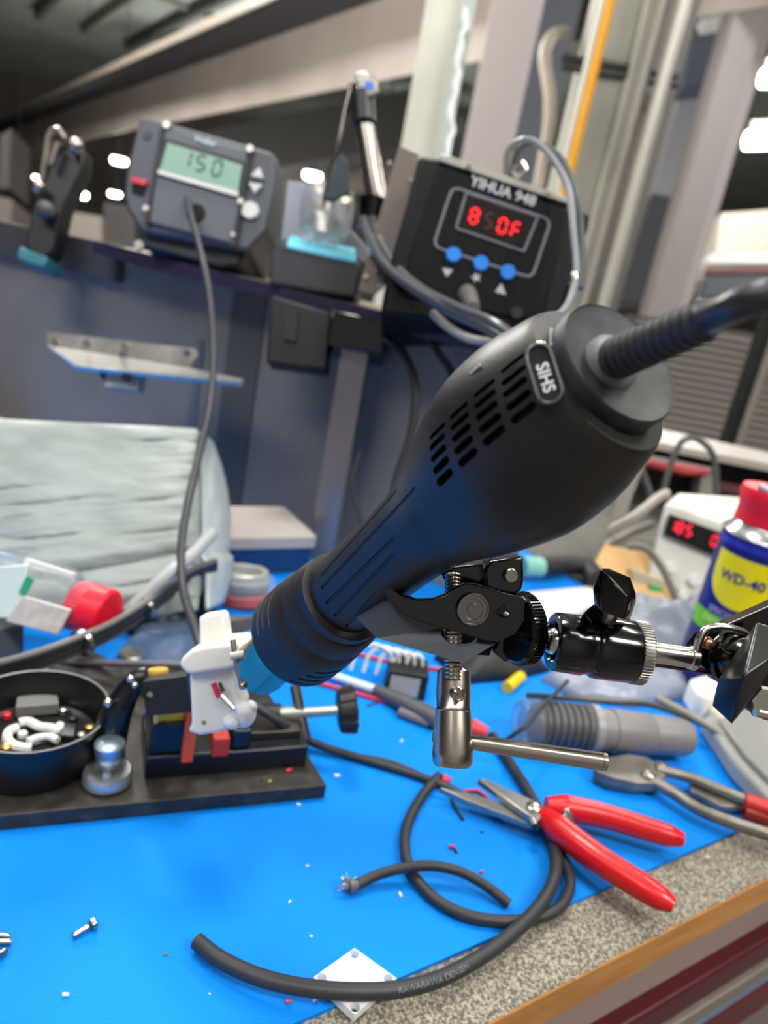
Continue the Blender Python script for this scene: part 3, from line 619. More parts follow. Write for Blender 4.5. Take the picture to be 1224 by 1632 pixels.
def bvh_of(o):
    me = o.data; off = WLOC.get(o.name, V(o.location))
    return BVHTree.FromPolygons([v.co + off for v in me.vertices], [list(p.vertices) for p in me.polygons])
BV = bvh_of(body)
def hit(x, y, bv=None):
    h = (bv or BV).ray_cast(CO, ray(x, y).normalized())
    return (h[0], h[1] if h[1].dot(CF) < 0 else -h[1]) if h[0] else (None, None)
def slotprism(x0, y0, x1, y1, wpx, up=.001, dn=.004):
    p, n = hit((x0 + x1) / 2, (y0 + y1) / 2); a, _ = hit(x0, y0); b, _ = hit(x1, y1)
    if not (p and a and b): return None
    u = (b - a); L = u.length / 2; u.normalize(); v = n.cross(u).normalized(); d = (p - CO).dot(CF); w = px2m(wpx, d) / 2
    c = (a + b) / 2; pts = []
    for k in range(7): t = -PI / 2 + PI * k / 6; pts.append(c + u * (L - w + math.cos(t) * w) + v * math.sin(t) * w)
    for k in range(7): t = PI / 2 + PI * k / 6; pts.append(c + u * (-(L - w) + math.cos(t) * w) + v * math.sin(t) * w)
    return [q + n * up for q in pts], n * -(up + dn)
cutm = MB()
Z = lambda x, y: (680 + x / 3.825, 520 + y / 3.825)
groups = [([(525, 225), (530, 300), (538, 370), (560, 450), (590, 530)], 75, 58), ([(350, 380), (355, 445), (365, 515), (385, 592), (410, 668)], 66, 54),
          ([(195, 515), (200, 580), (210, 650), (225, 725), (250, 800)], 56, 50), ([(65, 640), (65, 705), (72, 775), (88, 848), (110, 922)], 46, 46)]
for cs_, hx, hy in groups:
    for i, (x, y) in enumerate(cs_):
        a = Z(x - hx, y + hy); b = Z(x + hx, y - hy); r_ = slotprism(a[0], a[1], b[0], b[1], 8.6 + i * 1.3)
        if r_: cutm.prism(*r_)
for x0, y0, x1, y1 in ((512, 917, 632, 782), (512, 938, 662, 778), (520, 962, 628, 858), (533, 982, 626, 884), (552, 998, 600, 945)):
    P = []
    for i in range(13):
        t = i / 12; p, n = hit(x0 + (x1 - x0) * t, y0 + (y1 - y0) * t)
        if p: P.append(p + n * .0001)
    if len(P) > 3: cutm.tube(P, .00055, 8)
r_ = slotprism(921, 624, 941, 648, 34, .001, .003)
if r_: cutm.prism(*r_)
cut(body, cutm)
# collar at the front
BVo = BV
cprof = [(-44, 60), (-44, 78), (-40, 83), (-30, 84), (-10, 85), (14, 84), (18, 80), (22, 80), (25, 83), (42, 82), (48, 78), (50, 66)]
coll = glathe(cprof, shift=4).build('collar', mat('collar_plastic', '#201e1d', .5, bump=.00005, bscale=900), gun)
cc = MB()
def arcpts(s, a0, a1, r, shift=4, n=12):
    t, d = sx(s); out = []
    for i in range(n + 1):
        a = math.radians(a0 + (a1 - a0) * i / n); out.append(A0 + AX * t + G1 * (shift * d / FPX) + (G1 * math.cos(a) + G2 * math.sin(a)) * (r * d / FPX))
    return out
for s, a0, a1 in ((-36, 118, 168), (-26, 122, 172), (-16, 124, 176), (-4, 120, 176), (-34, 18, 62), (-25, 14, 58), (-15, 12, 54), (-5, 12, 50)):
    cc.tube(arcpts(s, a0, a1, 84.5), .0006, 8)
cut(coll, cc)
glathe([(26, 70), (26, 79), (58, 77), (60, 70)], shift=2).build('lock_ring', M_black, gun)
# nozzle
def gtube(s0_, s1_, r, shift, m, name, prof=None):
    t0_, d0_ = sx(s0_); t1_, d1_ = sx(s1_); R = r * d0_ / FPX; o_ = G1 * (shift * d0_ / FPX)
    return MB().lathe(A0 + AX * t0_ + o_, A0 + AX * t1_ + o_, prof(R, (t1_ - t0_) * AL / AL) if prof else [(0, R), (abs(t1_ - t0_), R)], 48).build(name, m, gun)
t0_, d0_ = sx(-120); t1_, _ = sx(-30); R = 44 * d0_ / FPX; ll = t1_ - t0_
noz = MB().lathe(A0 + AX * t0_ + G1 * (2 * d0_ / FPX), A0 + AX * t1_ + G1 * (2 * d0_ / FPX), [(.006, R * .9), (0, R * .9), (0, R), (.002, R * 1.02), (.0025, R), (ll, R), ], 48)
noz.build('nozzle', mat('nozzle_steel', '#a39a8a', .16, 1.0, col2='#a08a66', nscale=40), gun)
# rear cap, tilted a little towards the camera like the photo
t1_, d1_ = sx(635); PC = A0 + AX * t1_; AX2 = (AX * 1.0 - CF * .28).normalized()
r1 = 114 * .150 / FPX
tb, db = sx(588); 
capm = MB(); n = 72; vs = []
B1, B2 = perp(AX2)
def ring(c, a, R):
    e1_ = (G1 - a * G1.dot(a)).normalized(); e2_ = a.cross(e1_); return [c + (e1_ * math.cos(2 * PI * k / n) + e2_ * math.sin(2 * PI * k / n)) * R for k in range(n)]
rows = [ring(A0 + AX * tb, AX, 130 * db / FPX)]
rows += [ring(PC - AX2 * .006, AX2, r1 * .97), ring(PC - AX2 * .0055, AX2, r1 * 1.0), ring(PC - AX2 * .0007, AX2, r1 * 1.0), ring(PC, AX2, r1 * .97), ring(PC - AX2 * .0004, AX2, r1 * .93), ring(PC - AX2 * .0004, AX2, r1 * .3)]
for r_ in rows: vs += r_
fs = [[i * n + k, i * n + (k + 1) % n, (i + 1) * n + (k + 1) % n, (i + 1) * n + k] for i in range(len(rows) - 1) for k in range(n)] + [[(len(rows) - 1) * n + k for k in range(n)]]
capm.add(vs, fs).build('end_cap', mat('dusty_cap', '#222224', .55, col2='#3b3c3f', nscale=140, contrast=(.4, .7), bump=.00005, bscale=900), gun)
# boot and lead
q0 = W(968, 577, .146); bd_ = (W(1130, 508, .116) - q0); bl = bd_.length
MB().lathe(PC - AX2 * .001 + (q0 - PC) * .6, PC + AX2 * .1 + (q0 - PC) * .6, [(0, r1 * .42), (.002, r1 * .40), (.0035, r1 * .31), (.0045, r1 * .2)], 36).build('boot_base', mat('boot_grey', '#77787a', .5), gun)
prof = []
nr = 11
for i in range(nr):
    t = .10 + .88 * i / nr; st_ = .88 / nr
    R = px2m(38 - 7 * i / nr, .130 )
    for f_, g in ((0, .84), (.18, .84), (.3, 1.0), (.62, 1.0), (.74, .84)): prof.append(((t + st_ * f_) * bl, R * g))
prof.append((bl, px2m(24, .13)))
MB().lathe(q0, q0 + bd_, prof, 36).build('strain_relief', mat('relief_rubber', '#2a2b2d', .5), gun)
lead = spline([q0 + bd_ * .96, W(1150, 498, .112), W(1185, 483, .108), W(1230, 470, .106), W(1300, 470, .106), W(1380, 520, .11)], 8)
MB().tube(lead, [px2m(26, .112), px2m(27, .108)], 24).build('lead', mat('lead_rubber', '#303135', .32), gun)
# badge
p, nn = hit(868, 598)
a, _ = hit(856, 558); b, _ = hit(880, 636)
u = (b - a).normalized(); v = nn.cross(u).normalized(); L = (b - a).length / 2
def oval(c, L, w, n_=10):
    P = []
    for k in range(n_ + 1): t = -PI / 2 + PI * k / n_; P.append(c + u * (L - w + math.cos(t) * w) + v * math.sin(t) * w)
    for k in range(n_ + 1): t = PI / 2 + PI * k / n_; P.append(c + u * (-(L - w) + math.cos(t) * w) + v * math.sin(t) * w)
    return P
ov = oval(p + nn * .0008, L * 1.16, .0024)
MB().tube(ov + ov[:2], .00045, 10, cap=False).build('badge_rim', mat('rim_plastic', '#34363a', .35), gun)
MB().prism(oval(p + nn * .0007, L * 1.1, .0023), nn * -.0015).build('badge_plate', M_void, gun)
wid = v if v.dot(CR) > 0 else v
def bmap(px_, py_, w_): return p + nn * .0009 + u * px_ * .0034 + v * py_ * .0034 * (1 if u.cross(v).dot(nn) > 0 else -1) + u * .0009
textmb('SIHS', bmap, bold=.02).build('badge_text', mat('badge_ink', '#d0d1d6', .4), gun)
p2, n2 = hit(860, 553); MB().ball(p2 + n2 * .0005, .0010, squash=(1.2, .8, 1)).build('badge_stud', mat('gold_stud', '#e6d9c0', .2, .8), gun)
a, n2 = hit(750, 596); b, _ = hit(766, 582)
if a and b: MB().tube([a + n2 * .00005, b + n2 * .00005], [.0002, .0005], 8).build('paint_scuff', mat('scuff', '#b9bfc6', .6), gun)
a, n2 = hit(877, 528); b, _ = hit(879, 556)
if a and b: MB().tube([a + n2 * .0003, b + n2 * .0003], .0007, 10).build('side_mark', mat('mark_grey', '#8f9094', .4), gun)

# ------------------------------------------------------------------ articulated clamp
D = .200
ar = thing('clamp_arm', 'glossy black clamp arm with ball head and chrome crank holding the heat gun', 'clamp arm', W(760, 1010, D))
# lower plate with slot
lp = [W(566, 982, .213), W(611, 936, .206), W(640, 978, .204), W(700, 1001, .2035), W(796, 1022, .2035), (W(738, 1057, .196)), W(600, 1017, .205)]
o = MB().hexa(lp, [q + CF * .0035 for q in lp]).build('lower_plate', mat('plate_black', '#4b4f57', .38), ar, bevel=.0003)
sl = [W(740 + 31 * math.cos(t * PI / 8), 1027 + 14 * math.sin(t * PI / 8) + 4 * math.cos(t * PI / 8), .190) for t in range(16)]
cut(o, MB().prism(sl, CF * .03))
MB().prism([W(700, 1004, .212), W(790, 1020, .212), W(780, 1045, .212), W(700, 1040, .212)], CF * .002).build('slot_dark', M_void, ar)  # black sheet added behind the slot so it reads dark
ck = [(611, 938), (614, 948), (620, 958), (629, 970), (639, 978), (665, 990), (708, 1003), (744, 1013), (773, 1021), (796, 1021), (822, 1012), (838, 990), (843, 958), (834, 950), (809, 947), (783, 938), (757, 930), (740, 929), (724, 937), (708, 948), (690, 954), (665, 955), (640, 948), (620, 931)]
MB().prism(pp(ck, .2), CF * .0035).build('cheek_plate', M_gloss, ar, bevel=.0005, seg=3)
MB().prism(pp([(783, 893), (834, 886), (835, 925), (832, 940), (822, 948), (800, 946), (774, 938), (772, 905)], .206), CF * .012).build('upper_lug', M_gloss, ar, bevel=.0008)
MB().prism(pp([(700, 905), (790, 895), (780, 955), (720, 955)], .212), CF * .01).build('upper_jaw', M_gloss, ar, bevel=.0008)
axh = (-CF + CR * .18).normalized()
R = px2m(27, D)
MB().lathe(W(751, 970, D + .001), W(751, 970, D + .001) + axh, [(0, R), (.0018, R), (.0022, R * .95), (.0022, R * .86), (.0018, R * .84), (.0018, R * .62), (.0016, R * .6), (.0016, R * .36), (.0019, R * .34), (.0019, .0001)], 40).build('hub_screw', mat('dark_chrome', '#8d8b89', .28, 1.0), ar)
MB().lathe(W(812, 917, .206), W(812, 917, .206) + axh, [(0, px2m(12, D)), (.0014, px2m(12, D)), (.0018, px2m(10, D)), (.0018, .0001)], 28).build('lug_screw', M_nick, ar)
MB().tube([W(798, 968, D - .0003), W(806, 978, D + .002)], px2m(12, D), 20).build('side_hole', M_void, ar)
MB().tube([W(803, 976, D - .0012), W(809, 980, D - .0012)], px2m(4, D), 10).build('side_screw', M_nick, ar)
# threaded rod
ra = W(722, 915, .209); rb = W(722, 1085, .199); rl = (rb - ra).length; pr = []
R = px2m(14.5, .203); i = 0
while i * .00055 < rl: pr += [(i * .00055, R * (1.0 if i % 2 else .86))]; i += 1
MB().lathe(ra, rb, pr, 24).build('threaded_rod', M_nick, ar)
# sleeve
sa = W(723, 1066, .203); sb = W(721, 1224, .195); slen = (sb - sa).length
def SR(p_): return px2m(p_, .199)
prof = [(.0002, SR(12)), (0, SR(22)), (.0008, SR(27)), (slen * .26, SR(28)), (slen * .40, SR(27)), (slen * .43, SR(29.5)), (slen * .44, SR(28.5)), (slen * .6, SR(30)), (slen * .86, SR(32)), (slen * .95, SR(31)), (slen * .985, SR(27)), (slen, SR(22)), (slen * .985, SR(19)), (slen * .97, SR(9)), (slen * .985, SR(8)), (slen * .99, SR(2))]
MB().lathe(sa, sb, prof, 48).build('crank_sleeve', M_nick, ar)
ap = (-CF + CR * .25).normalized(); pc = W(729, 1101, .199) + CF * -.0045
MB().lathe(pc - ap * .003, pc, [(0, px2m(11, .195)), (.003, px2m(11, .195)), (.0034, px2m(9, .195)), (.0034, px2m(8, .195)), (.0026, px2m(7.5, .195)), (.0026, px2m(3, .195)), (.0032, px2m(2, .195))], 28).build('sleeve_pin', M_nick, ar)
# crank bar
ba = W(688, 1173, .2015); bb = W(968, 1215, .196); bl_ = (bb - ba).length
prof = [(0, .0002), (.0002, px2m(7, .2)), (.0012, px2m(13, .2)), (.0025, px2m(14, .2)), (.0042, px2m(12.5, .2)), (.005, px2m(10.5, .2)), (.0055, px2m(12, .2)), (bl_ * .3, px2m(12.5, .2)), (bl_ * .97, px2m(14, .2)), (bl_ * .972, px2m(12.5, .2)), (bl_ * .978, px2m(14, .2)), (bl_ * .995, px2m(13.5, .2)), (bl_, px2m(11, .2))]
MB().lathe(ba, bb, prof, 36).build('crank_bar', M_nick, ar)
# knurled wheel
wa = (CR * .88 + CU * -.02 + CF * .40).normalized(); wc = W(818, 1002, .2045)
R = px2m(59, .205)
MB().lathe(wc, wc + wa, [(0, R * .55), (0, R * .86), (.0006, R * .93), (.0010, R), (.0042, R), (.0048, R * .93), (.0052, R * .6), (.0052, R * .2)], 240, teeth=60, amp=R * .06, band=(3, 4)).build('knurled_wheel', M_gloss, ar)
MB().prism(pp([(786, 1040), (800, 1010), (838, 1000), (830, 1048), (805, 1056)], .209), CF * .004).build('wheel_bracket', M_gloss, ar, bevel=.0005)
# stem into ball head
MB().lathe(W(845, 1011, .203), W(895, 1022, .2), [(0, px2m(11, .2)), (.004, px2m(11, .2)), (.0045, px2m(13, .2)), (.0055, px2m(15, .2)), (.006, px2m(11, .2)), (.0075, px2m(11, .2)), (.009, px2m(20, .2))], 28).build('ball_stem', M_chrome, ar)
MB().ball(W(889, 1023, .2015), px2m(25, .2), n=20).build('ball', M_chrome, ar)
ha = W(880, 1022, .2); hb = W(1008, 1039, .2015); hl = (hb - ha).length
def H(p_): return px2m(p_, .2)
o = MB().lathe(ha, hb, [(.006, H(20)), (.0005, H(31)), (0, H(34)), (0, H(44)), (.0006, H(46.5)), (hl * .36, H(48)), (hl * .40, H(45)), (hl * .46, H(45)), (hl * .5, H(49)), (hl * .56, H(50)), (hl * .97, H(50)), (hl, H(48))], 72).build('ball_head', M_gloss, ar)
MB().tube([W(945, 975, .199), W(958, 990, .197)], [H(24), H(26)], 24).build('lock_boss', M_gloss, ar)
MB().lathe(hb - (hb - ha).normalized() * .0002, hb + (hb - ha), [(0, H(48)), (.0002, H(51)), (.0030, H(51)), (.0035, H(46)), (.0038, H(20))], 240, teeth=60, amp=H(2.5), band=(1, 2)).build('knurled_ring', M_alu, ar)
MB().tube([W(968, 985, .196), W(975, 968, .193)], H(14), 20).build('knob_stem', M_chrome, ar)
kp = [(945, 936, .191), (947, 963, .191), (957, 906, .189), (957, 974, .187), (1000, 949, .184), (994, 988, .185), (1003, 990, .189), (1014, 945, .190), (1014, 957, .188), (1006, 921, .197), (969, 905, .198), (950, 932, .199), (1004, 982, .199), (960, 965, .2)]
MB().hull([W(*q) for q in kp]).build('lock_knob', M_gloss, ar, bevel=.0005, seg=3)
# rod and right joint
MB().lathe(W(1025, 1037, .202), W(1112, 1050, .204), [(0, H(17)), (.0135, H(17)), (.0138, H(19)), (.0155, H(20)), (.016, H(16))], 28).build('chrome_rod', M_chrome, ar)
MB().tube([W(1025, 1055, .206), W(1185, 1079, .207)], H(5), 12).build('rod_reflection', mat('reflection_brown', '#6b5048', .25, .9), ar)  # thin brown bar modelled for a reflection below the chrome rod
MB().prism(pp([(1102, 1036), (1118, 1014), (1160, 994), (1224, 966), (1300, 930), (1300, 1075), (1240, 1110), (1165, 1098), (1142, 1086)], .212), CF * .006).build('arm_plate', M_gloss, ar, bevel=.0007, seg=3)
MB().tube(spline([W(1112, 1058, .203), W(1112, 1030, .202), W(1125, 1004, .202), W(1155, 1000, .203), W(1188, 1010, .205), W(1200, 1030, .207)], 6), H(7), 14).build('chrome_yoke', M_chrome, ar)
MB().prism(pp([(1116, 1060), (1118, 1012), (1140, 1002), (1188, 1008), (1175, 1040), (1140, 1075)], .207), CF * .003).build('yoke_plate', mat('yoke_dark', '#2a2522', .2, .9), ar, bevel=.0004)
MB().ball(W(1128, 1025, .203), H(11)).build('yoke_screw', mat('copper_screw', '#c08f78', .25, .9), ar)
dz = (-CF + CR * .5).normalized()
dc = W(1168, 1048, .206)
MB().lathe(dc - dz * .002, dc + dz, [(0, H(44)), (.0008, H(45)), (.0016, H(44)), (.0016, H(38)), (.006, H(36)), (.008, H(30))], 44).build('joint_disc', M_gloss, ar)
kp = [(1144, 1084, .190), (1135, 1125, .192), (1166, 1154, .186), (1184, 1130, .184), (1192, 1014, .190), (1206, 992, .190), (1236, 1000, .188), (1250, 1035, .182), (1186, 1078, .178), (1200, 1035, .184), (1150, 1080, .203), (1140, 1120, .203), (1170, 1148, .203), (1240, 1005, .203), (1200, 1000, .2), (1235, 1045, .2), (1195, 1120, .2)]
MB().hull([W(*q) for q in kp]).build('joint_knob', mat('knob_black', '#0f1012', .3), ar, bevel=.0006, seg=3)
dc = W(1226, 1098, .200)
MB().lathe(dc + CF * .006, dc - CF * .004, [(0, H(46)), (.008, H(48)), (.010, H(44)), (.010, H(10))], 44).build('joint_housing', mat('housing_black', '#0c0c0e', .3), ar)
bc = W(1217, 1118, .192)
MB().lathe(bc, bc - CF, [(0, H(28)), (.001, H(28)), (.002, H(24)), (.002, H(17)), (.0008, H(15)), (.0008, H(10))], 6).build('joint_bolt', M_chrome, ar)
arm_ext = MB().tube([W(1290, 1010, .216), W(1420, 1010, .24), W(1700, 1200, .30)], .007, 16).build('arm_rod', M_gloss, ar)

# ------------------------------------------------------------------ third-hand base at left
bt = .008
b1 = T(521, 1251, bt); b0 = T(-90, 1308, bt); bk = T(492, 1205, bt) - b1; bk.z = 0; bk = bk.normalized() * .12
def hz(p, z): return V((p.x, p.y, z))
b0b = hz(b0 + bk, bt)
tag(MB().prism([b1, b0, b0b, hz(b1 + bk, bt)], V((0, 0, -bt + .0003))).build('base_plate', mat('blackened_steel', '#35322f', .5, .3, col2='#4a4642', nscale=120, contrast=(.45, .7), bump=.0001, bscale=300), bevel=.0006),
    'heavy black steel base plate lying on the blue mat', 'base plate')
# dish
dcx = T(54, 1142, .028); R = .0325
dish = thing('parts_dish', 'round black magnetic parts dish full of small parts', 'dish', (dcx.x, dcx.y, bt))
c = V((dcx.x, dcx.y, bt))
MB().lathe(c, c + V((0, 0, 1)), [(.0005, R * .6), (.0005, R * .88), (.003, R * .93), (.023, R), (.0245, R * 1.0), (.0245, R * .965), (.008, R * .86), (.0065, R * .8), (.0065, .0005)], 72).build('bowl', mat('dish_black', '#0c0d0f', .38), dish)
def inpx(x, y, z): return T(x, y, z)
fz = bt + .0068
pr_ = [('relay_block', 'flat grey rectangular block lying in the black dish', 'part', [(28, 1118), (90, 1116), (93, 1138), (24, 1144)], .006, mat('grey_blk', '#75726d', .5)),
       ('parts_tray', 'small dark square chip lying right in the black dish', 'part', [(98, 1160), (122, 1160), (118, 1182), (94, 1180)], .003, M_black)]
for nm, lb, ct, pts, h, m in pr_:
    tag(MB().prism([T(x, y, fz) for x, y in pts], V((0, 0, h))).build(nm, m, bevel=.0005), lb, ct)
for pts, r_, lb in (([(30, 1152), (45, 1150), (62, 1158), (80, 1160), (92, 1164), (96, 1156)], .0022, 'long curved white plastic clip behind in the dish'),
                    ([(28, 1160), (14, 1166), (12, 1178), (22, 1188), (38, 1192), (50, 1192)], .0022, 'C-shaped white plastic clip at the left of the dish'),
                    ([(44, 1182), (60, 1176), (78, 1174), (92, 1180)], .0018, 'short straight white clip in the middle of the dish')):
    tag(MB().tube(spline([T(x, y, fz + .0023) for x, y in pts], 5), r_, 8).build('plastic_clip', M_wht), lb, 'clip', 'white clips in the dish')
for x, y, r_, m, lb in ((101, 1132, .0022, M_chrome, 'shiny steel nut by the grey block in dish'), (143, 1160, .0024, mat('brass', '#c9a05a', .3, .9), 'brass fitting against the dish wall at right'), (10, 1192, .0025, MATS['brass'], 'brass fitting at the front left of the dish'),
                      (11, 1140, .002, M_redw, 'small red bead at the left in the dish'), (36, 1170, .002, M_wht, 'round white cap between the clips in the dish'), (116, 1146, .002, M_black, 'black bead at the back right of the dish'), (130, 1172, .002, M_alu, 'grey bead low right in the dish')):
    p_ = T(x, y, fz + r_ * .8); tag(MB().lathe(p_ - V((0, 0, r_ * .8)), p_ + V((0, 0, 1)), [(0, r_), (r_ * .3, r_ * 1.1), (r_ * 1.3, r_), (r_ * 1.5, r_ * .6)], 10).build('small_part', m), lb, 'part')
# ball joint holder
mb_ = T(170, 1245, bt); js = thing('ball_joint_holder', 'ball-jointed holder on a silver magnet foot with flat black gripper', 'holder', (mb_.x, mb_.y, bt))
k = .36 / FPX
c = V((mb_.x, mb_.y, bt + .0002))
MB().lathe(c, c + V((0, 0, 1)), [(0, 30 * k), (.001, 34 * k), (.005, 34 * k), (.0065, 31 * k), (.0065, 22 * k), (.004, 19 * k), (.004, .001)], 36).build('magnet_foot', mat('foot_chrome', '#c9cbcc', .35, .8), js)
MB().lathe(c + V((0, 0, .004)), c + V((0, 0, 1)), [(0, 8 * k), (.003, 8 * k), (.004, 12 * k), (.008, 17 * k), (.014, 21 * k), (.016, 21 * k), (.017, 16 * k)], 32).build('stem', mat('stem_blue', '#a9bac8', .3, .8), js)
pj = W(172, 1190, .335)
MB().lathe(W(175, 1210, .345), W(172, 1168, .338), [(0, 20 * k), (.002, 23 * k), (.008, 23 * k), (.010, 17 * k)], 28).build('lower_socket', M_gloss, js)
MB().tube(spline([W(172, 1180, .334), W(178, 1160, .332), W(186, 1135, .33), W(196, 1115, .33)], 5), [27 * k, 38 * k, 37 * k, 30 * k, 20 * k], 24).build('joint_body', mat('joint_blueblack', '#101824', .3), js)
MB().tube(spline([W(192, 1122, .329), W(206, 1098, .33), W(222, 1082, .33), W(236, 1078, .33)], 5), [20 * k, 24 * k, 22 * k, 14 * k], 20).build('upper_joint', mat('joint_black', '#0c0d10', .3), js)
for x, y, r_ in ((172, 1120, 7), (208, 1082, 6), (215, 1092, 5)): MB().ball(W(x, y, .32), r_ * k).build('joint_screw', M_chrome, js)
MB().prism(pp([(226, 1086), (298, 1076), (304, 1136), (232, 1142)], .315), CF * .012).build('gripper_plate', mat('gripper_black', '#1c1d21', .45), js, bevel=.0006)
disc(239, 1107, .3145, 5, .002).build('gripper_screw', M_chrome, js)
disc(234, 1104, .3147, 11, .001).build('gripper_hole', M_void, js)
tag(MB().lathe(W(252, 1066, .33), W(252, 1074, .33), [(0, 14 * k), (.001, 15 * k), (.003, 13 * k)], 20).build('cap', mat('amber', '#d9ab3c', .4)), 'amber button peeking over the black gripper plate', 'cap')
# vise
vz = bt
va = T(230, 1243, vz); vb = T(487, 1222, vz); vd = (vb - va); vd.z = 0; VL = vd.length; vd.normalize(); vn = V((-vd.y, vd.x, 0))
vi = thing('mini_vise', 'small black bench vise with red-orange jaws on the base plate', 'vise', va)
def vp(s, t, z): return V((va.x, va.y, 0)) + vd * s + vn * t + V((0, 0, vz + z))
def vbox(s0_, s1_, t0_, t1_, z0_, z1_): return MB().box((vp(s0_, t0_, z0_) + vp(s1_, t1_, z1_)) / 2, vd * (s1_ - s0_) / 2, vn * (t1_ - t0_) / 2, V((0, 0, (z1_ - z0_) / 2)))
M_vise = mat('vise_black', '#0d131c', .3)
vbox(0, VL, 0, .035, 0, .012).build('bed', M_vise, vi, bevel=.001)
vbox(0.001, VL * .27, .002, .033, .012, .028).build('fixed_jaw_block', M_vise, vi, bevel=.001)
vbox(VL * .5, VL * .62, .002, .033, .012, .022).build('moving_jaw_block', M_vise, vi, bevel=.001)
vbox(VL * .62, VL * .97, .008, .028, .012, .016).build('slide', mat('slide_steel', '#4b4743', .3, .8), vi, bevel=.0005)
vbox(VL * .20, VL * .27, -.0007, .034, .008, .036).build('jaw_pad', M_orange, vi, bevel=.0005)
vbox(VL * .38, VL * .48, -.0005, .034, .010, .020).build('jaw_pad', mat('jaw_red', '#b23024', .5), vi, bevel=.0005)
vbox(VL * .05, VL * .2, .004, .03, .028, .032).build('spacer', M_yel, vi, bevel=.0005)
# upright end plate + spindle + knob
MB().tube([W(470, 1092, .372), W(486, 1176, .372)], [9 * k, 10 * k], 12).build('end_plate', M_nick, vi)
sp0 = W(420, 1140, .372); sp1 = W(556, 1131, .372)
MB().lathe(sp0, sp1, [(0, 12 * k), ((sp1 - sp0).length * .45, 12 * k), ((sp1 - sp0).length * .46, 8.5 * k), ((sp1 - sp0).length, 8.5 * k)], 24).build('spindle', mat('spindle_zinc', '#b9bdb2', .3, .8), vi)
MB().lathe(sp0 - (sp1 - sp0) * .2, sp1, [(0, 17 * k), (.009, 19 * k), (.018, 17 * k)], 24).build('spindle_nut', M_black, vi)
sk = (sp1 - sp0).normalized()
sk2 = (sk + CF * .2).normalized()
MB().lathe(sp1 - sk2 * .006, sp1 + sk2, [(0, 26 * k), (.001, 36 * k), (.0085, 40 * k), (.0095, 36 * k), (.0098, 12 * k)], 120, teeth=10, amp=4 * k, band=(1, 3)).build('spindle_knob', M_black, vi)

# white printed part held in vise
D = .285
wp = thing('printed_part', 'white 3D printed housing with a melted corner held in the vise', 'printed part', W(345, 1168, D))
MB().prism(pp([(317, 985), (322, 981), (352, 977), (357, 982), (364, 1032), (318, 1036)], D), CF * .010).build('tab', M_white, wp, bevel=.0012, seg=3)
MB().prism(pp([(285, 1062), (288, 1050), (305, 1035), (325, 1029), (380, 1024), (393, 1034), (396, 1046), (376, 1060), (368, 1066), (310, 1074), (300, 1076)], D - .008), CF * .026).build('shoulder', M_white, wp, bevel=.0018, seg=3)
MB().prism(pp([(301, 1070), (305, 1155), (298, 1166), (318, 1173), (350, 1168), (372, 1160), (384, 1130), (376, 1112), (368, 1062)], D - .003), CF * .020).build('body', M_white, wp, bevel=.0015, seg=3)
bl3 = MB().ball(W(388, 1138, D - .004), 20 * D / FPX, n=20, squash=(1.0, .9, 1.15)); bl3.ball(W(370, 1150, D - .006), 15 * D / FPX, n=20, squash=(1, .9, .8)); bl3.ball(W(398, 1128, D - .004), 12 * D / FPX, n=20)
o = bl3.build('melted_blob', mat('glue_white', '#e6e8ea', .25, sss=.3, bump=.001, bscale=250), wp)
MB().tube([W(340, 1089, D - .006), W(350, 1112, D - .007)], 4.5 * D / FPX, 10).build('red_wire', M_redw, wp)
MB().tube([W(350, 1088, D - .006), W(356, 1102, D - .007)], 3 * D / FPX, 10).build('black_wire', M_black, wp)
MB().tube([W(352, 1108, D - .0072), W(372, 1130, D - .009)], 3 * D / FPX, 10).build('bare_wire', M_chrome, wp)
disc(325, 1152, D - .0032, 4, .001).build('screw_hole', mat('hole_grey', '#8f8d88', .6), wp)
pn = thing('small_screw_clamp', 'thin steel pin clamp on the nozzle side of the white part', 'pin', W(380, 1060, .265))
MB().tube([W(371, 1020, .266), W(376, 1050, .264), W(386, 1094, .262)], 5 * .265 / FPX, 12).build('pin', M_steel, pn)
MB().tube([W(368, 1046, .262), W(392, 1042, .262)], 6 * .265 / FPX, 12).build('cross_piece', mat('ivory', '#cfcabb', .4), pn)
MB().ball(W(387, 1093, .262), 7 * .265 / FPX).build('pin_end', M_nick, pn)

# ------------------------------------------------------------------ cable bundle and rod at left
for i, (o1, o2, m) in enumerate([(-14, .44, mat('bundle_lit', '#6f6d6b', .4)), (-7, .445, mat('bundle_dark', '#2d2e33', .4)), (-2, .45, mat('bundle_mid', '#43444a', .4)), (6, .455, MATS['bundle_dark']), (13, .46, MATS['bundle_mid'])]):  # light on the topmost cable is put into its paler grey
    P = [(-60, 1083), (0, 1069), (60, 1052), (122, 1029), (178, 1004), (230, 972), (262, 948), (305, 918), (345, 902)]
    lb = ['topmost lit-tinted cable', 'second cable from the top', 'middle cable', 'fourth cable from the top', 'lowest cable'][i] + ' of the bundle crossing the left side'
    tag(MB().tube(spline([W(x, y + o1 * (1 - .35 * j / 8), (.362, .365, .372, .385, .405, .425, .445, .462, .475)[j] + (o2 - .44) * .5) for j, (x, y) in enumerate(P)], 6), 5.2 * .4 / FPX, 10).build('cable', m), lb, 'cable', 'bundled cables at the left')
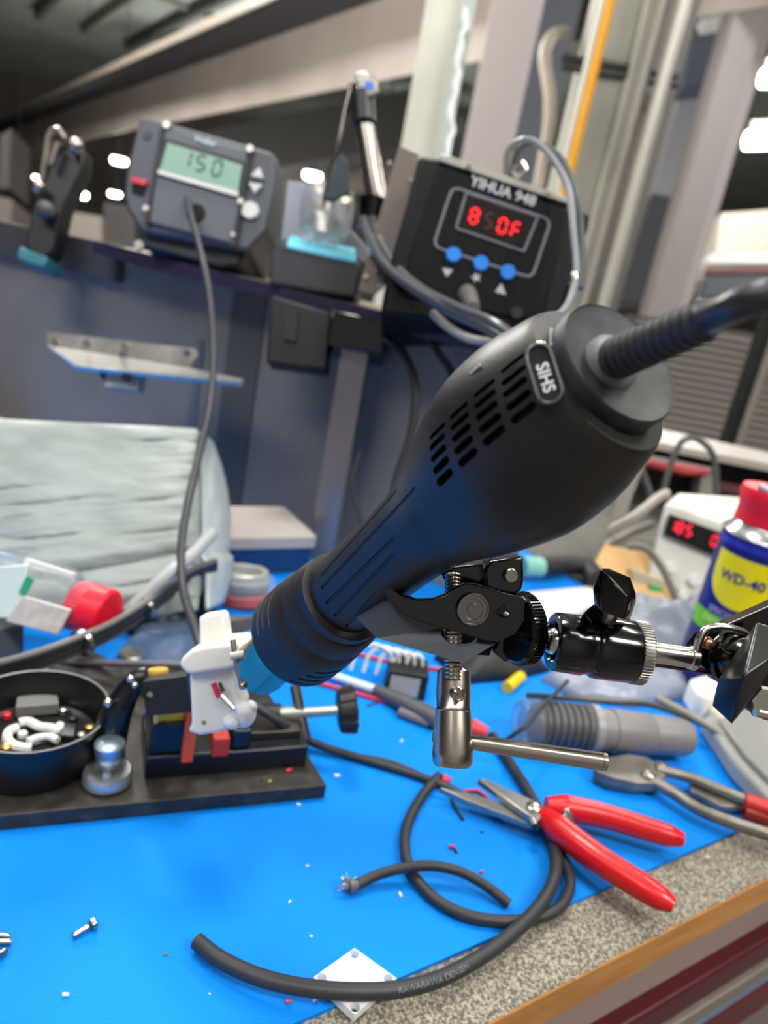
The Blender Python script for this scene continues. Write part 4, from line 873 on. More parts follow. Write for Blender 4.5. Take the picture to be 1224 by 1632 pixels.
for x, y, r_ in ((130, 1026, 20), (232, 970, 16)):
    dd_ = .392 if x < 200 else .432
    a = W(x, y, dd_); ax_ = (W(x + 30, y - 18, dd_ + .012) - a).normalized()
    tag(MB().lathe(a - ax_ * .001, a + ax_, [(0, px2m(r_, .41)), (0, px2m(r_ + 2, .41)), (.003, px2m(r_ + 2, .41)), (.003, px2m(r_, .41))], 24, cap=False).build('cable_tie', M_nick), 'tie round the bundle %s' % ('near the red lid' if x < 200 else 'in front of the silver bag'), 'cable tie')
tag(MB().tube([W(98, 1054, .40), W(290, 1060, .385)], 5.5 * .41 / FPX, 12).build('rod', mat('grey_rod', '#6b6c72', .35, .4)), 'straight grey rod lying behind the black dish', 'rod')
tag(MB().tube(spline([W(205, 975, .432), W(240, 940, .435), W(270, 912, .44), W(305, 885, .455), W(338, 850, .475)], 6), px2m(11, .45), 10).build('tube', mat('grey_tube', '#a9adad', .4)), 'pale grey tube emerging from behind the bag above the bundle', 'tube')

# ------------------------------------------------------------------ bag
def bagf(u, v):
    # u 0..1 left to right, v 0..1 bottom to top; the front sheet leans back
    xt = -160 + u * 476
    topy = 668 + 22 * u; boty = 1000 - 26 * u
    y = boty + (topy - boty) * v
    bulge = math.sin(PI * min(1, u * .9 + .1)) ** .5 * math.sin(PI * v) ** .6
    w = V((u * 2.2, v * 13 - u * 2.5, 1)); w2 = V((u * 7, v * 34 - u * 5, 5))
    d = .462 + .070 * v - .018 * bulge + .0034 * noise.noise(w) + .0014 * noise.noise(w2)
    return W(xt, y, d)
bag = thing('padded_bag', 'large crumpled silver-white padded bag leaning against the panel', 'bag', T(200, 985, 0))
M_bagm = mat('silver_bag', '#9ba3a1', .45, .1, col2='#858d8b', nscale=14, stretch=(1, 1, 5), bump=.0006, bscale=70)
o = MB().grid(bagf, 80, 90).build('front_sheet', M_bagm, bag, fix=False, angle=180)
md = o.modifiers.new('s', 'SOLIDIFY'); md.thickness = .004; md.offset = 1
def sidef(u, v):
    # padded side turning back from the front sheet edge
    y0 = 974 + (690 - 974) * v; k = math.sin(PI * min(1, v * .8 + .12)) ** .6
    x0 = 316 + 46 * math.sin(u * PI * .55) * k + (10 * (1 - v) if v < .3 else 0)
    return W(x0, y0 + 26 * u * v - 20 * u * (1 - v), .462 + .070 * v + .05 * u - .006 * math.sin(u * PI) + .002 * noise.noise(V((u * 5, v * 9, 2))))
o = MB().grid(sidef, 14, 40).build('side_fold', mat('silver_bag2', '#b9c4c6', .34, .2, bump=.0004, bscale=60), bag, fix=False, angle=180)
md = o.modifiers.new('s', 'SOLIDIFY'); md.thickness = .003; md.offset = 1

# jar with red lid, lying down
D = .47
jr = thing('parts_jar', 'clear jar with a red screw lid lying on its side', 'jar', T(90, 1015, 0))
ja = W(-60, 905, .425); jb = W(118, 955, .425); jd = (jb - ja).normalized()
MB().lathe(ja, jb, [(0, px2m(20, .425)), (.001, px2m(44, .425)), ((jb - ja).length - .006, px2m(47, .425)), ((jb - ja).length, px2m(38, .425))], 36).build('jar_body', M_glass, jr)
lc = W(130, 966, .418); la = (jd + -CF * .2).normalized(); k = .418 / FPX
MB().lathe(lc - la * .003, lc + la, [(0, 36 * k), (.0005, 40 * k), (.009, 40 * k), (.0095, 37 * k)], 120, teeth=40, amp=.8 * k, band=(1, 2)).build('lid_skirt', mat('lid_pink', '#e8384c', .35, trans=.3), jr)
MB().lathe(lc + la * .006, lc + la, [(0, 40 * k), (.011, 41 * k), (.0125, 37 * k), (.0128, .001)], 60).build('lid_top', mat('lid_red', '#e60f2e', .4), jr)
lbm = mat('label_paper', '#cfc9c2', .6, col2='#b9b2ab', nscale=200)
o = MB().hexa([W(36, 950, .400), W(112, 972, .400), W(92, 1012, .400), W(8, 990, .400)], [q + CF * .003 for q in [W(36, 950, .400), W(112, 972, .400), W(92, 1012, .400), W(8, 990, .400)]]).build('paper_label', lbm, None, bevel=.0005); tag(o, 'crumpled white printed label packet in front of the jar', 'packet')
o = MB().hexa([W(40, 890, .405), W(118, 915, .405), W(116, 921, .405), W(36, 898, .405)], [q + CF * .004 for q in [W(40, 890, .405), W(118, 915, .405), W(116, 921, .405), W(36, 898, .405)]]).build('white_strip', M_wht); tag(o, 'white strip lying along the top of the jar', 'strip')
pk = thing('parts_packet', 'pale packet with a green patch left of the jar', 'packet', W(20, 990, .41))
MB().hexa([W(-30, 905, .402), W(44, 900, .402), W(30, 985, .402), (W(-30, 985, .402))], [q + CF * .004 for q in [W(-30, 905, .402), W(44, 900, .402), W(30, 985, .402), W(-30, 985, .402)]]).build('packet_body', mat('pale_green', '#cfdcd4', .5), pk, bevel=.0005)
MB().prism(pp([(42, 918), (54, 924), (40, 950), (30, 944)], .4005), CF * .001).build('green_patch', mat('green_patch', '#2f9a76', .5), pk)
tag(MB().prism([T(-40, 1010, .001), T(36, 1000, .001), T(36, 1045, .001), T(-40, 1060, .001)], V((0, 0, .02))).build('foam_block', mat('dk_foam', '#4b4d52', .8), bevel=.001), 'dark grey block under the jar at the left edge', 'block')

# ------------------------------------------------------------------ blue box with foam lid, wire bag
p1 = T(490, 912, 0); p0 = T(345, 918, 0); dd = (p1 - p0).normalized(); dn = V((-dd.y, dd.x, 0))
zt = .030
fb = thing('parts_box', 'dark blue box with a beige foam slab on top at the panel foot', 'box', (p0 + p1) / 2)
MB().prism([p0, p1, p1 + dn * .07, p0 + dn * .07], V((0, 0, .022))).build('box_body', mat('box_navy', '#1d3a63', .3), fb, bevel=.001)
q0_ = p0 - dd * .002 - dn * .002; q1_ = p1 + dd * .003 - dn * .002
MB().prism([hz(q0_, .022), hz(q1_, .022), hz(q1_ + dn * .075, .022), hz(q0_ + dn * .075, .022)], V((0, 0, .012))).build('foam_lid', mat('foam_beige', '#b5aca6', .8, bump=.0003, bscale=200), fb, bevel=.002)
p_ = T(380, 968, 0)
wbg = thing('wire_coil_bag', 'clear bag holding a grey wire coil over an orange one', 'bag', p_)
c = V((p_.x, p_.y + .01, 0))
for j, (z, R_, m) in enumerate([(.003, .017, M_orange), (.008, .017, M_orange), (.014, .0165, M_cab2), (.019, .016, mat('wire_silver', '#b5b2a8', .4, .3)), (.024, .015, MATS['wire_silver'])]):
    P = [c + V((R_ * math.cos(a * .5), R_ * .8 * math.sin(a * .5), z + .0008 * math.sin(a * 1.3))) for a in range(13)]
    MB().tube(P + [P[1]], .0026, 8).build('coil', m, wbg)
MB().ball(c + V((0, 0, .014)), .025, n=20, squash=(1, .85, .6)).build('bag_film', M_bag, wbg)
# little grey knurled stack behind the white part
c = W(378, 1005, .40)
tag(MB().lathe(W(376, 1020, .40), W(372, 975, .40), [(0, .005), (.005, .0055), (.005, .009), (.010, .010), (.012, .010), (.013, .004)], 24).build('knob', M_cab2), 'small grey knurled knob behind the white printed part', 'knob')
tag(MB().tube([W(376, 1020, .40), T(380, 1060, 0)], .003, 10).build('knob_post', M_nick), 'thin post under the grey knurled knob', 'post')

# ------------------------------------------------------------------ cables lying on the mat
def lay(pts, r_, m, name, label, cat, zs=None, n=12, seg=8, par=None):
    P = [T(x, y, (zs[i] if zs else r_)) for i, (x, y) in enumerate(pts)]
    o = MB().tube(spline(P, seg), r_, n).build(name, m, par)
    if par is None: tag(o, label, cat)
    return o
rA = .0029
cA = thing('cable', 'thick black cut cable curving over the white plate and carpet', 'cable', T(600, 1575, 0))
lay([(314, 1500), (350, 1528), (410, 1556), (480, 1573), (560, 1580), (640, 1576), (710, 1556), (780, 1516), (840, 1466), (875, 1420), (886, 1380), (880, 1340), (862, 1300), (835, 1250), (805, 1205), (785, 1172)], rA, M_cable, 'sheath', '', '', zs=[.004, .005, .006, .0065, .0068, .0065, .0055, .005, .0055, .0065, .006, .004, .003, .003, .003, .003], n=20, par=cA)
a = T(314, 1500, .004); b = T(350, 1528, .005); q = (a - b).normalized()
MB().tube([a, a + q * .0002], .0022, 16).build('cut_face', mat('cut_core', '#8a5f50', .6), cA)
PR = spline([T(x, y, .0065) for x, y in ((640, 1576), (710, 1556), (780, 1516))], 20)
def alongprint(px_, py_, w_):
    sc_ = .0030; L = (px_ * sc_) + .0125; acc = 0
    for a_, b_ in zip(PR, PR[1:]):
        l = (b_ - a_).length
        if acc + l >= L or b_ is PR[-1]:
            t_ = (b_ - a_).normalized(); c_ = a_ + t_ * (L - acc); break
        acc += l
    up_ = (-CF * .8 + CU * .4); up_ = (up_ - t_ * up_.dot(t_)).normalized(); sd_ = up_.cross(t_); an = py_ * sc_ / rA
    return c_ + (up_ * math.cos(an) + sd_ * math.sin(an)) * (rA + .00008)
textmb('KAWARAWA DENSEN', alongprint).build('sheath_print', mat('print_dim', '#66676c', .5), cA)
lay([(700, 1236), (672, 1270), (650, 1312), (645, 1350), (656, 1390), (690, 1430), (740, 1458), (800, 1468), (850, 1464), (890, 1448), (908, 1415), (905, 1385), (893, 1360)], .0025, M_cable, 'cable', 'black cable loop lying on the mat under the crank', 'cable', zs=[.0026] * 13, n=16)
cC = thing('cable', 'short black cable offcut with shredded foil end', 'cable', T(690, 1385, 0))
lay([(566, 1412), (600, 1395), (645, 1383), (690, 1380), (735, 1390), (775, 1412), (812, 1441)], .0022, M_cable, 's', '', '', zs=[.003, .005, .0075, .0085, .007, .005, .0026], n=16, par=cC).name = 'sheath'
fm = MB(); c = T(552, 1413, .003)
for i in range(26):
    v_ = V((random.uniform(-1, .3), random.uniform(-1, 1), random.uniform(-.3, 1))).normalized() * random.uniform(.002, .0055); fm.tube([c + CR * .003, c + v_ * .5 + V((0, 0, .001)), c + v_], .0003, 5)
fm.build('foil_strands', M_alu, cC)
MB().tube([T(556, 1413, .003), T(568, 1411, .003)], [.0032, .0026], 14).build('heat_shrink', mat('smoke', '#5b5d63', .3), cC)
# stripped cable from the vise
cD = thing('cable', 'thin black cable with stripped coloured ends leading from the vise', 'cable', T(640, 1235, 0))
lay([(486, 1178), (520, 1192), (570, 1207), (630, 1225), (690, 1245), (740, 1268)], .0022, M_cable, 'sheath', '', '', zs=[.006, .004, .003, .0024, .0024, .0024], par=cD)
lay([(700, 1248), (718, 1262), (722, 1280), (738, 1306)], .0009, mat('dk_wire', '#1f2a3c', .5), 'black_core', '', '', par=cD, n=8)
lay([(740, 1268), (762, 1272), (775, 1281)], .0009, mat('green_wire', '#1f8a70', .5), 'green_core', '', '', par=cD, n=8)
lay([(738, 1262), (765, 1262), (790, 1290)], .0010, M_redw, 'red_core', '', '', par=cD, n=8)
lay([(775, 1283), (790, 1292), (808, 1308)], .0013, mat('ivory2', '#d8d0b0', .5), 'white_core', '', '', par=cD, n=8)
MB().tube([T(706, 1242, .0026), T(716, 1247, .0026)], .0027, 12).build('red_band', M_redw, cD)
lay([(560, 1204), (620, 1215), (680, 1240), (700, 1252)], .0016, M_cable, 'cable', 'second thin black cable beside the stripped one', 'cable')
lay([(905, 1085), (870, 1120), (840, 1155), (805, 1182), (800, 1200)], .0012, M_cable, 'cable', 'thin black lead slanting over the grey connector', 'cable', zs=[.03, .034, .032, .02, .01])
lay([(400, 1120), (430, 1140), (460, 1160), (490, 1182)], .0022, M_cable, 'cable', 'black cable crossing the vise beside the spindle', 'cable', zs=[.035, .03, .022, .006])

# relay with curly leads
rl_ = thing('relay', 'black relay box with silver label and white curly leads', 'relay', T(650, 1108, 0))
ra_ = T(612, 1108, 0); rb_ = T(676, 1118, 0); rd = (rb_ - ra_); rd.z = 0; rw = rd.length; rd.normalize(); rn = V((-rd.y, rd.x, 0))
MB().prism([ra_, rb_, rb_ + rn * .022, ra_ + rn * .022], V((0, 0, .018))).build('case', M_black, rl_, bevel=.0008)
f0 = ra_ + rd * rw * .08 - rn * .0002 + V((0, 0, .002)); MB().prism([f0, f0 + rd * rw * .72, f0 + rd * rw * .72 + V((0, 0, .013)), f0 + V((0, 0, .013))], rn * .0004).build('silver_label', mat('label_silver', '#a8a9a8', .5), rl_)
for i in range(5):
    a = ra_ + rd * (rw * (.05 + .2 * i)) + rn * .012 + V((0, 0, .018)); MB().tube(spline([a, a + V((-.002, 0, .006)), a + V((-.006 - .004 * (4 - i) * .4, .002, .008 - .0006 * i)), a + V((-.010 - .003 * (4 - i), .0, .002)), a + V((-.012 - .003 * (4 - i), -.003, -.010))], 6), .0013, 8).build('lead_wire', M_wht, rl_)
tg = thing('tube_probe', 'pen-like probe with pale shaft and grey sleeve behind the crank', 'probe', T(620, 1110, 0))
MB().tube([T(505, 1068, .004), T(600, 1100, .004)], .0028, 12).build('shaft', mat('pale_shaft', '#c3d6e4', .4), tg)
MB().tube([T(598, 1099, .005), T(640, 1118, .006), T(700, 1148, .006)], [.0036, .005, .006], 16).build('sleeve', mat('sleeve_grey', '#4a4b50', .5), tg)
lay([(505, 1088), (560, 1103), (620, 1120), (645, 1130)], .0014, M_redw, 'wire', 'red wire running beside the pale probe shaft', 'wire')
lay([(560, 1040), (600, 1050), (650, 1060), (720, 1070)], .0014, M_redw, 'wire', 'red wire higher up behind the collar', 'wire')
lay([(636, 1134), (684, 1152)], .0032, mat('shrink_grey', '#6a6468', .5), 'heat_shrink_piece', 'short mauve grey tube piece beside the crank sleeve', 'tube')
lay([(585, 1125), (605, 1118), (630, 1106)], .0006, M_cable, 'wire', 'hair-thin black wire left of the relay', 'wire')
tag(MB().tube([T(752, 1160, .006), T(776, 1170, .006)], [.0055, .004], 14).build('plug', mat('tip_red', '#c8323c', .4)), 'red plug tip behind the crank bar', 'plug')
tag(MB().tube([T(720, 1150, .006), T(752, 1160, .006)], [.0045, .005], 14).build('plug', M_black), 'black plug body next to the red tip', 'plug')
tag(MB().tube([T(808, 1096, .004), T(830, 1078, .004)], .0040, 14).build('crimp_terminal', M_yel), 'yellow crimp terminal on the mat below the ball head', 'terminal')

# grey inline connector
D0 = .0145
ca = T(822, 1150, D0); cb = T(1096, 1176, D0); cl_ = (cb - ca).length; ck_ = thing('inline_connector', 'fat ribbed grey rubber inline connector lying behind the crank bar', 'connector', hz((ca + cb) / 2, 0))
R = .0142
MB().lathe(ca, cb, [(0, R * .5), (.002, R * .9), (.004, R * .98), (cl_ * .12, R)], 36).build('clear_end', M_glass, ck_)
pr = [(cl_ * .1, R * .8)]
for i in range(7): s_ = cl_ * (.12 + .04 * i); pr += [(s_, R * .88), (s_ + cl_ * .012, R * .99), (s_ + cl_ * .028, R * .99), (s_ + cl_ * .036, R * .88)]
MB().lathe(ca, cb, pr, 36).build('ribbed_grip', mat('grip_grey', '#4b4b4e', .5), ck_)
MB().lathe(ca, cb, [(cl_ * .40, R * .9), (cl_ * .41, R * 1.03), (cl_ * .45, R * 1.03), (cl_ * .46, R * .9)], 36).build('ring', mat('ring_grey', '#8b898c', .4), ck_)
MB().lathe(ca, cb, [(cl_ * .46, R * .9), (cl_ * .53, R * .86), (cl_ * .54, R * .93), (cl_ * .76, R * .87), (cl_ * .77, R * .82), (cl_ * .8, R * .84), (cl_ * .96, R * .8), (cl_, R * .7), (cl_, R * .3)], 36).build('sleeve', mat('conn_grey', '#7b7779', .45), ck_)
lay([(840, 1108), (900, 1112), (980, 1118), (1040, 1124), (1110, 1150), (1180, 1185), (1240, 1215)], .0020, mat('gunmetal', '#55534f', .35, .4), 'cable', 'long grey cable behind the ribbed connector to the clear tray', 'cable', zs=[.012, .022, .024, .022, .014, .010, .006])
lay([(1046, 1112), (1100, 1140), (1150, 1170), (1175, 1190)], .0026, mat('tan_rod', '#8f877a', .4), 'probe_lead', 'tan stiff lead above the grey cable', 'cable', zs=[.02, .018, .012, .008])

# tin snips
sn_ = thing('tin_snips', 'worn steel tin snips with red handle grips', 'snips', T(1050, 1240, 0))
M_sn = mat('snip_steel', '#6c675f', .35, .6, col2='#8a857d', nscale=60)
def flat(pts, z, th, name, m, par, bev=.0008): return MB().prism([T(x, y, z) for x, y in pts], V((0, 0, -th))).build(name, m, par, bevel=bev, seg=3)
flat([(948, 1218), (968, 1206), (1000, 1201), (1030, 1205), (1056, 1222), (1062, 1238), (1045, 1248), (1015, 1247), (975, 1238), (950, 1228)], .010, .006, 'jaw', M_sn, sn_)
flat([(948, 1228), (975, 1238), (1015, 1248), (1050, 1246), (1050, 1252), (1015, 1254), (970, 1246), (946, 1234)], .006, .005, 'lower_jaw', M_sn, sn_)
disc_ = lambda x, y, z, r_, h, name, m, par: MB().lathe(T(x, y, z), T(x, y, z) + V((0, 0, 1)), [(0, r_), (h * .7, r_), (h, r_ * .7)], 20).build(name, m, par)
disc_(1033, 1236, .010, .004, .002, 'pivot', M_nick, sn_); disc_(1055, 1222, .010, .0035, .002, 'pivot', M_nick, sn_)
lay([(1030, 1240), (1070, 1262), (1110, 1288), (1150, 1305), (1200, 1322), (1290, 1350)], .0035, M_sn, 'handle', '', '', zs=[.008, .008, .008, .008, .008, .008], par=sn_)
lay([(1045, 1226), (1100, 1240), (1140, 1256), (1190, 1276)], .0032, M_sn, 'handle', '', '', zs=[.009] * 4, par=sn_)
flat([(1100, 1240), (1190, 1268), (1192, 1286), (1150, 1284), (1100, 1258)], .006, .004, 'web', M_sn, sn_)
lay([(1186, 1277), (1230, 1292), (1300, 1315)], .0050, mat('snip_red', '#b42318', .4), 'red_grip', '', '', zs=[.009] * 3, par=sn_)
lay([(1186, 1292), (1230, 1306), (1300, 1330)], .0040, mat('snip_red2', '#8a1a14', .4), 'red_grip', '', '', zs=[.005] * 3, par=sn_)

# red flush cutters
nc = thing('wire_cutters', 'open red-handled wire cutters lying over the mat edge', 'cutters', T(860, 1300, 0))
M_bl = mat('blade_steel', '#9a9a98', .3, .8)
def taper(pts, rs, zs, name, m, flatz=1.0, par=nc, n=18):
    P = spline([T(x, y, z) for (x, y), z in zip(pts, zs)], 8); m_ = len(P); K = len(rs) - 1
    R_ = [rs[min(K - 1, int(i / (m_ - 1) * K))] + (rs[min(K, int(i / (m_ - 1) * K) + 1)] - rs[min(K - 1, int(i / (m_ - 1) * K))]) * ((i / (m_ - 1) * K) % 1 if i < m_ - 1 else 1) for i in range(m_)]
    mb = MB().tube(P, R_, n)
    if flatz != 1:
        off = len(mb.v) - m_ * n
        for i in range(m_):
            for k_ in range(n): mb.v[off + i * n + k_].z = P[i].z + (mb.v[off + i * n + k_].z - P[i].z) * flatz
    return mb.build(name, m, par)
taper([(862, 1296), (895, 1325), (950, 1367), (1010, 1405), (1050, 1430), (1074, 1444)], [.0038, .0068, .0066, .0062, .0060, .0052, .003], [.010, .011, .012, .0125, .0125, .0125], 'lower_grip', M_red)
taper([(870, 1284), (905, 1289), (960, 1300), (1020, 1318), (1060, 1330), (1088, 1338)], [.0042, .0066, .0064, .0060, .0058, .0054, .0035], [.011, .011, .011, .011, .011, .011], 'upper_grip', M_red)
for pts, nm in (([(762, 1241), (772, 1240), (850, 1275), (870, 1290), (858, 1308), (838, 1296)], 'upper_blade'), ([(700, 1254), (742, 1262), (812, 1282), (858, 1292), (862, 1315), (842, 1312), (800, 1296), (742, 1274)], 'lower_blade')):
    flat(pts, .0125 if nm == 'upper_blade' else .0085, .0035, nm, M_bl, nc, .0005)
disc_(850, 1287, .0125, .0035, .0015, 'pivot', M_chrome, nc)
P = []
for i in range(80):
    t = i / 79; c = T(902, 1296, .012).lerp(T(906, 1318, .012), t); a = t * 2 * PI * 6; P.append(c + CR * math.cos(a) * .0026 + V((0, 0, 1)) * math.sin(a) * .0026)
MB().tube(P, .0005, 6).build('spring', M_chrome, nc)
MB().tube([T(846, 1308, .012), T(852, 1318, .012)], .0022, 12).build('grip_end', M_chrome, nc)

# white square plate with holes
wq = [(565, 1511), (632, 1559), (566, 1617), (500, 1557)]
P = [T(x, y, .0036) for x, y in wq]; cen = sum(P, V((0, 0, 0))) / 4
pl = MB().prism(P, V((0, 0, -.0034))).build('square_plate', mat('frosted', '#e4e8ea', .4, sss=.3), bevel=.0004)
ch = MB()
for q_ in P: c = q_.lerp(cen, .2); ch.lathe(c + V((0, 0, -.006)), c + V((0, 0, 1)), [(0, .0018), (.008, .0018)], 16)
cut(pl, ch); tag(pl, 'frosted white square plate with corner holes under the thick cable', 'plate')

# screws
def screw(x0, y0, x1, y1, label, group=None, r_=.0012):
    a = T(x0, y0, r_ + .0002); b = T(x1, y1, r_ + .0009); L = (b - a).length; s = thing('machine_screw', label, 'screw', hz(a, 0), group)
    pr = [(0, r_ * .8)]; n_ = int((L - .002) / .0005)
    for i in range(n_): pr.append((.0003 + i * .0005, r_ * (1 if i % 2 else .88)))
    MB().lathe(a, b, pr, 12).build('shank', M_steel, s)
    ax_ = (b - a).normalized(); MB().lathe(b - ax_ * .002, b + ax_, [(0, r_ * 1.2), (.0003, r_ * 1.9), (.0018, r_ * 1.9), (.0022, r_ * 1.4), (.0022, r_ * .8), (.0014, r_ * .7)], 16).build('head', M_steel, s)
screw(116, 1492, 152, 1470, 'single steel machine screw lying alone on the mat')
screw(18, 1501, -30, 1502, 'middle of three steel screws at the left edge'); screw(16, 1492, -25, 1488, 'uppermost of three steel screws at the left edge', r_=.0010); screw(10, 1514, -20, 1535, 'lowest of three steel screws at the left edge')

# crumbs on the mat
for x, y, c_, s_, lb in [(640, 1181, 'w', 5, 'white plastic pellet left of the crank sleeve'), (537, 1236, 'w', 7, 'white pellet right of the base plate corner'), (638, 1426, 'i', 7, 'ivory insulation bit below the foil cable end'), (476, 1282, 'w', 5, 'white bit in front of the base plate corner'),
        (720, 1350, 'r', 8, 'red insulation bit inside the cable loop'), (768, 1390, 'r', 6, 'red bit above the short cable offcut'), (460, 1596, 'r', 8, 'red insulation offcut left of the white square plate'), (502, 1594, 'w', 6, 'small white bit beside the red offcut'), (105, 1585, 'w', 8, 'white torn flake in the lower left'),
        (1127, 1366, 'i', 6, 'cream bit on the grey carpet'), (264, 1521, 'b', 5, 'brown crumb left of the cable end'), (490, 1380, 'w', 4, 'tiny white speck left of the foil end'), (462, 1437, 'w', 4, 'tiny white speck above the cable end'), (496, 1492, 'w', 4, 'tiny speck above the square plate'), (334, 1584, 'w', 3, 'tiny speck under the cable end'),
        (726, 1356, 'k', 6, 'black offcut touching the red bit in the loop'), (768, 1326, 'k', 4, 'black crumb right of the red bit'), (460, 1228, 'r', 8, 'red bit lying on the base plate corner'), (430, 1245, 'y', 5, 'yellow bead on the base plate corner'), (418, 1242, 'g', 5, 'dark green bead on the base plate corner'), (12, 1254, 'w', 3, 'white speck on the base plate by the dish'), (785, 1068, 'w', 6, 'pale pellet left of the yellow crimp'), (1050, 1122, 'w', 4, 'pale speck behind the connector')]:
    m = {'w': mat('crumb_white', '#dfe3e6', .5), 'i': mat('crumb_ivory', '#ddd6b8', .5), 'r': M_redw, 'b': mat('crumb_brown', '#7b5f43', .6), 'k': M_black, 'y': mat('crumb_y', '#b9b84a', .5), 'g': mat('crumb_g', '#1f4f3c', .5)}[c_]
    zb = bt if 'base plate' in lb and 'corner' in lb and 'on the' in lb or 'by the dish' in lb else 0.0
    p = T(x, y, zb); d_ = (p - CO).dot(CF); r_ = s_ * d_ / FPX * .62; an = random.uniform(0, PI); u_ = V((math.cos(an), math.sin(an), 0))
    p = T(x, y, zb + r_ * .6); r2 = r_ * .62
    tag(MB().tube([p - u_ * r_, p - u_ * r_ * .3 + V((0, 0, r2 * .1)), p + u_ * r_], [r2 * .9, r2, r2 * .8], 9).build('insulation_bit' if c_ != 'w' else 'plastic_bit', m), lb, 'bit')

# ------------------------------------------------------------------ right side clutter
tag(MB().prism([T(1085, 1118, .003), T(1122, 1108, .003), T(1142, 1132, .003), T(1120, 1152, .003), T(1100, 1145, .003)], V((0, 0, .02))).build('putty_lump', M_white, bevel=.004, seg=3), 'white putty lump behind the connector end', 'lump')
tag(MB().prism([T(1118, 1150, .002), T(1150, 1140, .002), T(1176, 1165, .002), T(1160, 1185, .002)], V((0, 0, .014))).build('putty_lump', mat('cream', '#d8d4bd', .5), bevel=.004, seg=3), 'cream lump nearest the clear tray', 'lump')
tr = thing('clear_tray', 'clear plastic clamshell tray at the right edge of the mat', 'tray', T(1200, 1220, 0))
tp = [T(1112, 1165, .001), T(1165, 1150, .001), T(1330, 1170, .001), T(1330, 1360, .001), T(1215, 1300, .001), T(1160, 1240, .001)]
M_tray = mat('tray_plastic', '#b9bab6', .25, trans=.25, alpha=.8)
MB().prism(tp, V((0, 0, .012))).build('tray_base', M_tray, tr, bevel=.003, seg=3)
MB().prism([p_.lerp(sum(tp, V((0, 0, 0))) / 6, .22) + V((0, 0, .0122)) for p_ in tp], V((0, 0, .004))).build('tray_lid', mat('tray_lid', '#a3a4a0', .2, trans=.2, alpha=.85), tr, bevel=.0015, seg=3)
# plastic bags
def blob(name, label, pts, h, m, seed=0, cat='bag'):
    P = [T(x, y, 0) for x, y in pts]; c = sum(P, V((0, 0, 0))) / len(P); N = 28
    # radial blanket over the outline
    out = []
    for i in range(len(P) * 5):
        j = i // 5; t = (i % 5) / 5; out.append(P[j].lerp(P[(j + 1) % len(P)], t))
    vs = []; K = len(out)
    for r_i in range(9):
        s = 1 - r_i / 9
        for i, q in enumerate(out):
            w = c.lerp(q, s); z = h * (1 - s ** 3) + h * .5 * noise.noise(V((w.x * 60, w.y * 60, seed))) * (1 - s ** 6) + .0008
            vs.append(V((w.x, w.y, max(.0006, z))))
    vs.append(V((c.x, c.y, h)))
    fs = [[r_i * K + i, r_i * K + (i + 1) % K, (r_i + 1) * K + (i + 1) % K, (r_i + 1) * K + i] for r_i in range(8) for i in range(K)] + [[8 * K + i, 8 * K + (i + 1) % K, len(vs) - 1] for i in range(K)] + [list(range(K))[::-1]]
    return tag(MB().add(vs, fs).build(name, m, angle=180), label, cat)
M_bag2 = mat('bag_film2', '#c9ccd0', .22, trans=.35, alpha=.6, bump=.002, bscale=80)
blob('plastic_bag', 'crumpled clear bag under the ball head', [(860, 1085), (900, 1060), (1000, 1050), (1100, 1070), (1100, 1115), (1010, 1130), (920, 1118)], .018, M_bag2, 3)
blob('plastic_bag', 'clear bag of grey parts behind the chrome rod', [(850, 1015), (1000, 975), (1110, 985), (1140, 1050), (1040, 1070), (880, 1060)], .03, mat('bag_film3', '#9ba6b4', .3, trans=.3, alpha=.75, bump=.002, bscale=70), 5)
blob('plastic_bag', 'dark olive pouch under the clamp wheel', [(690, 1050), (760, 1030), (850, 1045), (880, 1070), (820, 1085), (740, 1092)], .02, mat('olive', '#2b2c2c', .6), 9, 'pouch')
blob('plastic_bag', 'pale crumpled bag left of the can', [(1080, 985), (1150, 985), (1160, 1060), (1100, 1070)], .05, mat('bag_film4', '#a8b4c2', .3, alpha=.9, bump=.002, bscale=60), 11)
blob('plastic_bag', 'murky grey parts bag behind the black dish', [(60, 1085), (100, 1062), (170, 1066), (205, 1082), (190, 1105), (120, 1112)], .014, mat('murk', '#4f4a4b', .5), 13)
blob('plastic_bag', 'clear blue-tinted bag behind the white printed part', [(190, 1040), (220, 1000), (300, 990), (330, 1020), (300, 1070), (220, 1075)], .012, mat('bag_film5', '#8fa8c8', .25, trans=.3, alpha=.5, bump=.002, bscale=80), 17)
blob('plastic_bag', 'dark heap of cables in front of the silver bag', [(170, 990), (240, 965), (330, 940), (345, 985), (300, 1010), (210, 1015)], .018, mat('heap', '#2c2d31', .6, bump=.004, bscale=90), 21, 'cables')
tag(MB().prism([T(840, 945, .001), T(950, 935, .001), T(1120, 990, .001), T(1100, 1035, .001), T(880, 1045, .001)], V((0, 0, .001))).build('paper_sheet', mat('paper', '#e3e3e6', .6)), 'white paper sheet behind the ball head knob', 'paper')
tag(MB().lathe(T(210, 1048, .002), T(210, 1048, .002) + V((0, 0, 1)), [(0, .008), (.003, .008), (.004, .007)], 20).build('washer', M_alu), 'round silver washer behind the grey rod', 'washer')
gr = thing('cable_sleeve', 'mint sleeve on a thick black cable above the knob', 'sleeve', T(890, 910, 0))
MB().tube([T(832, 903, .012), T(862, 904, .012)], .010, 16).build('mint_sleeve', mat('mint', '#86c9bb', .5), gr)
MB().tube(spline([T(860, 904, .012), T(905, 900, .012), T(935, 905, .012), T(952, 925, .01)], 6), .010, 16).build('black_lead', M_rub, gr)

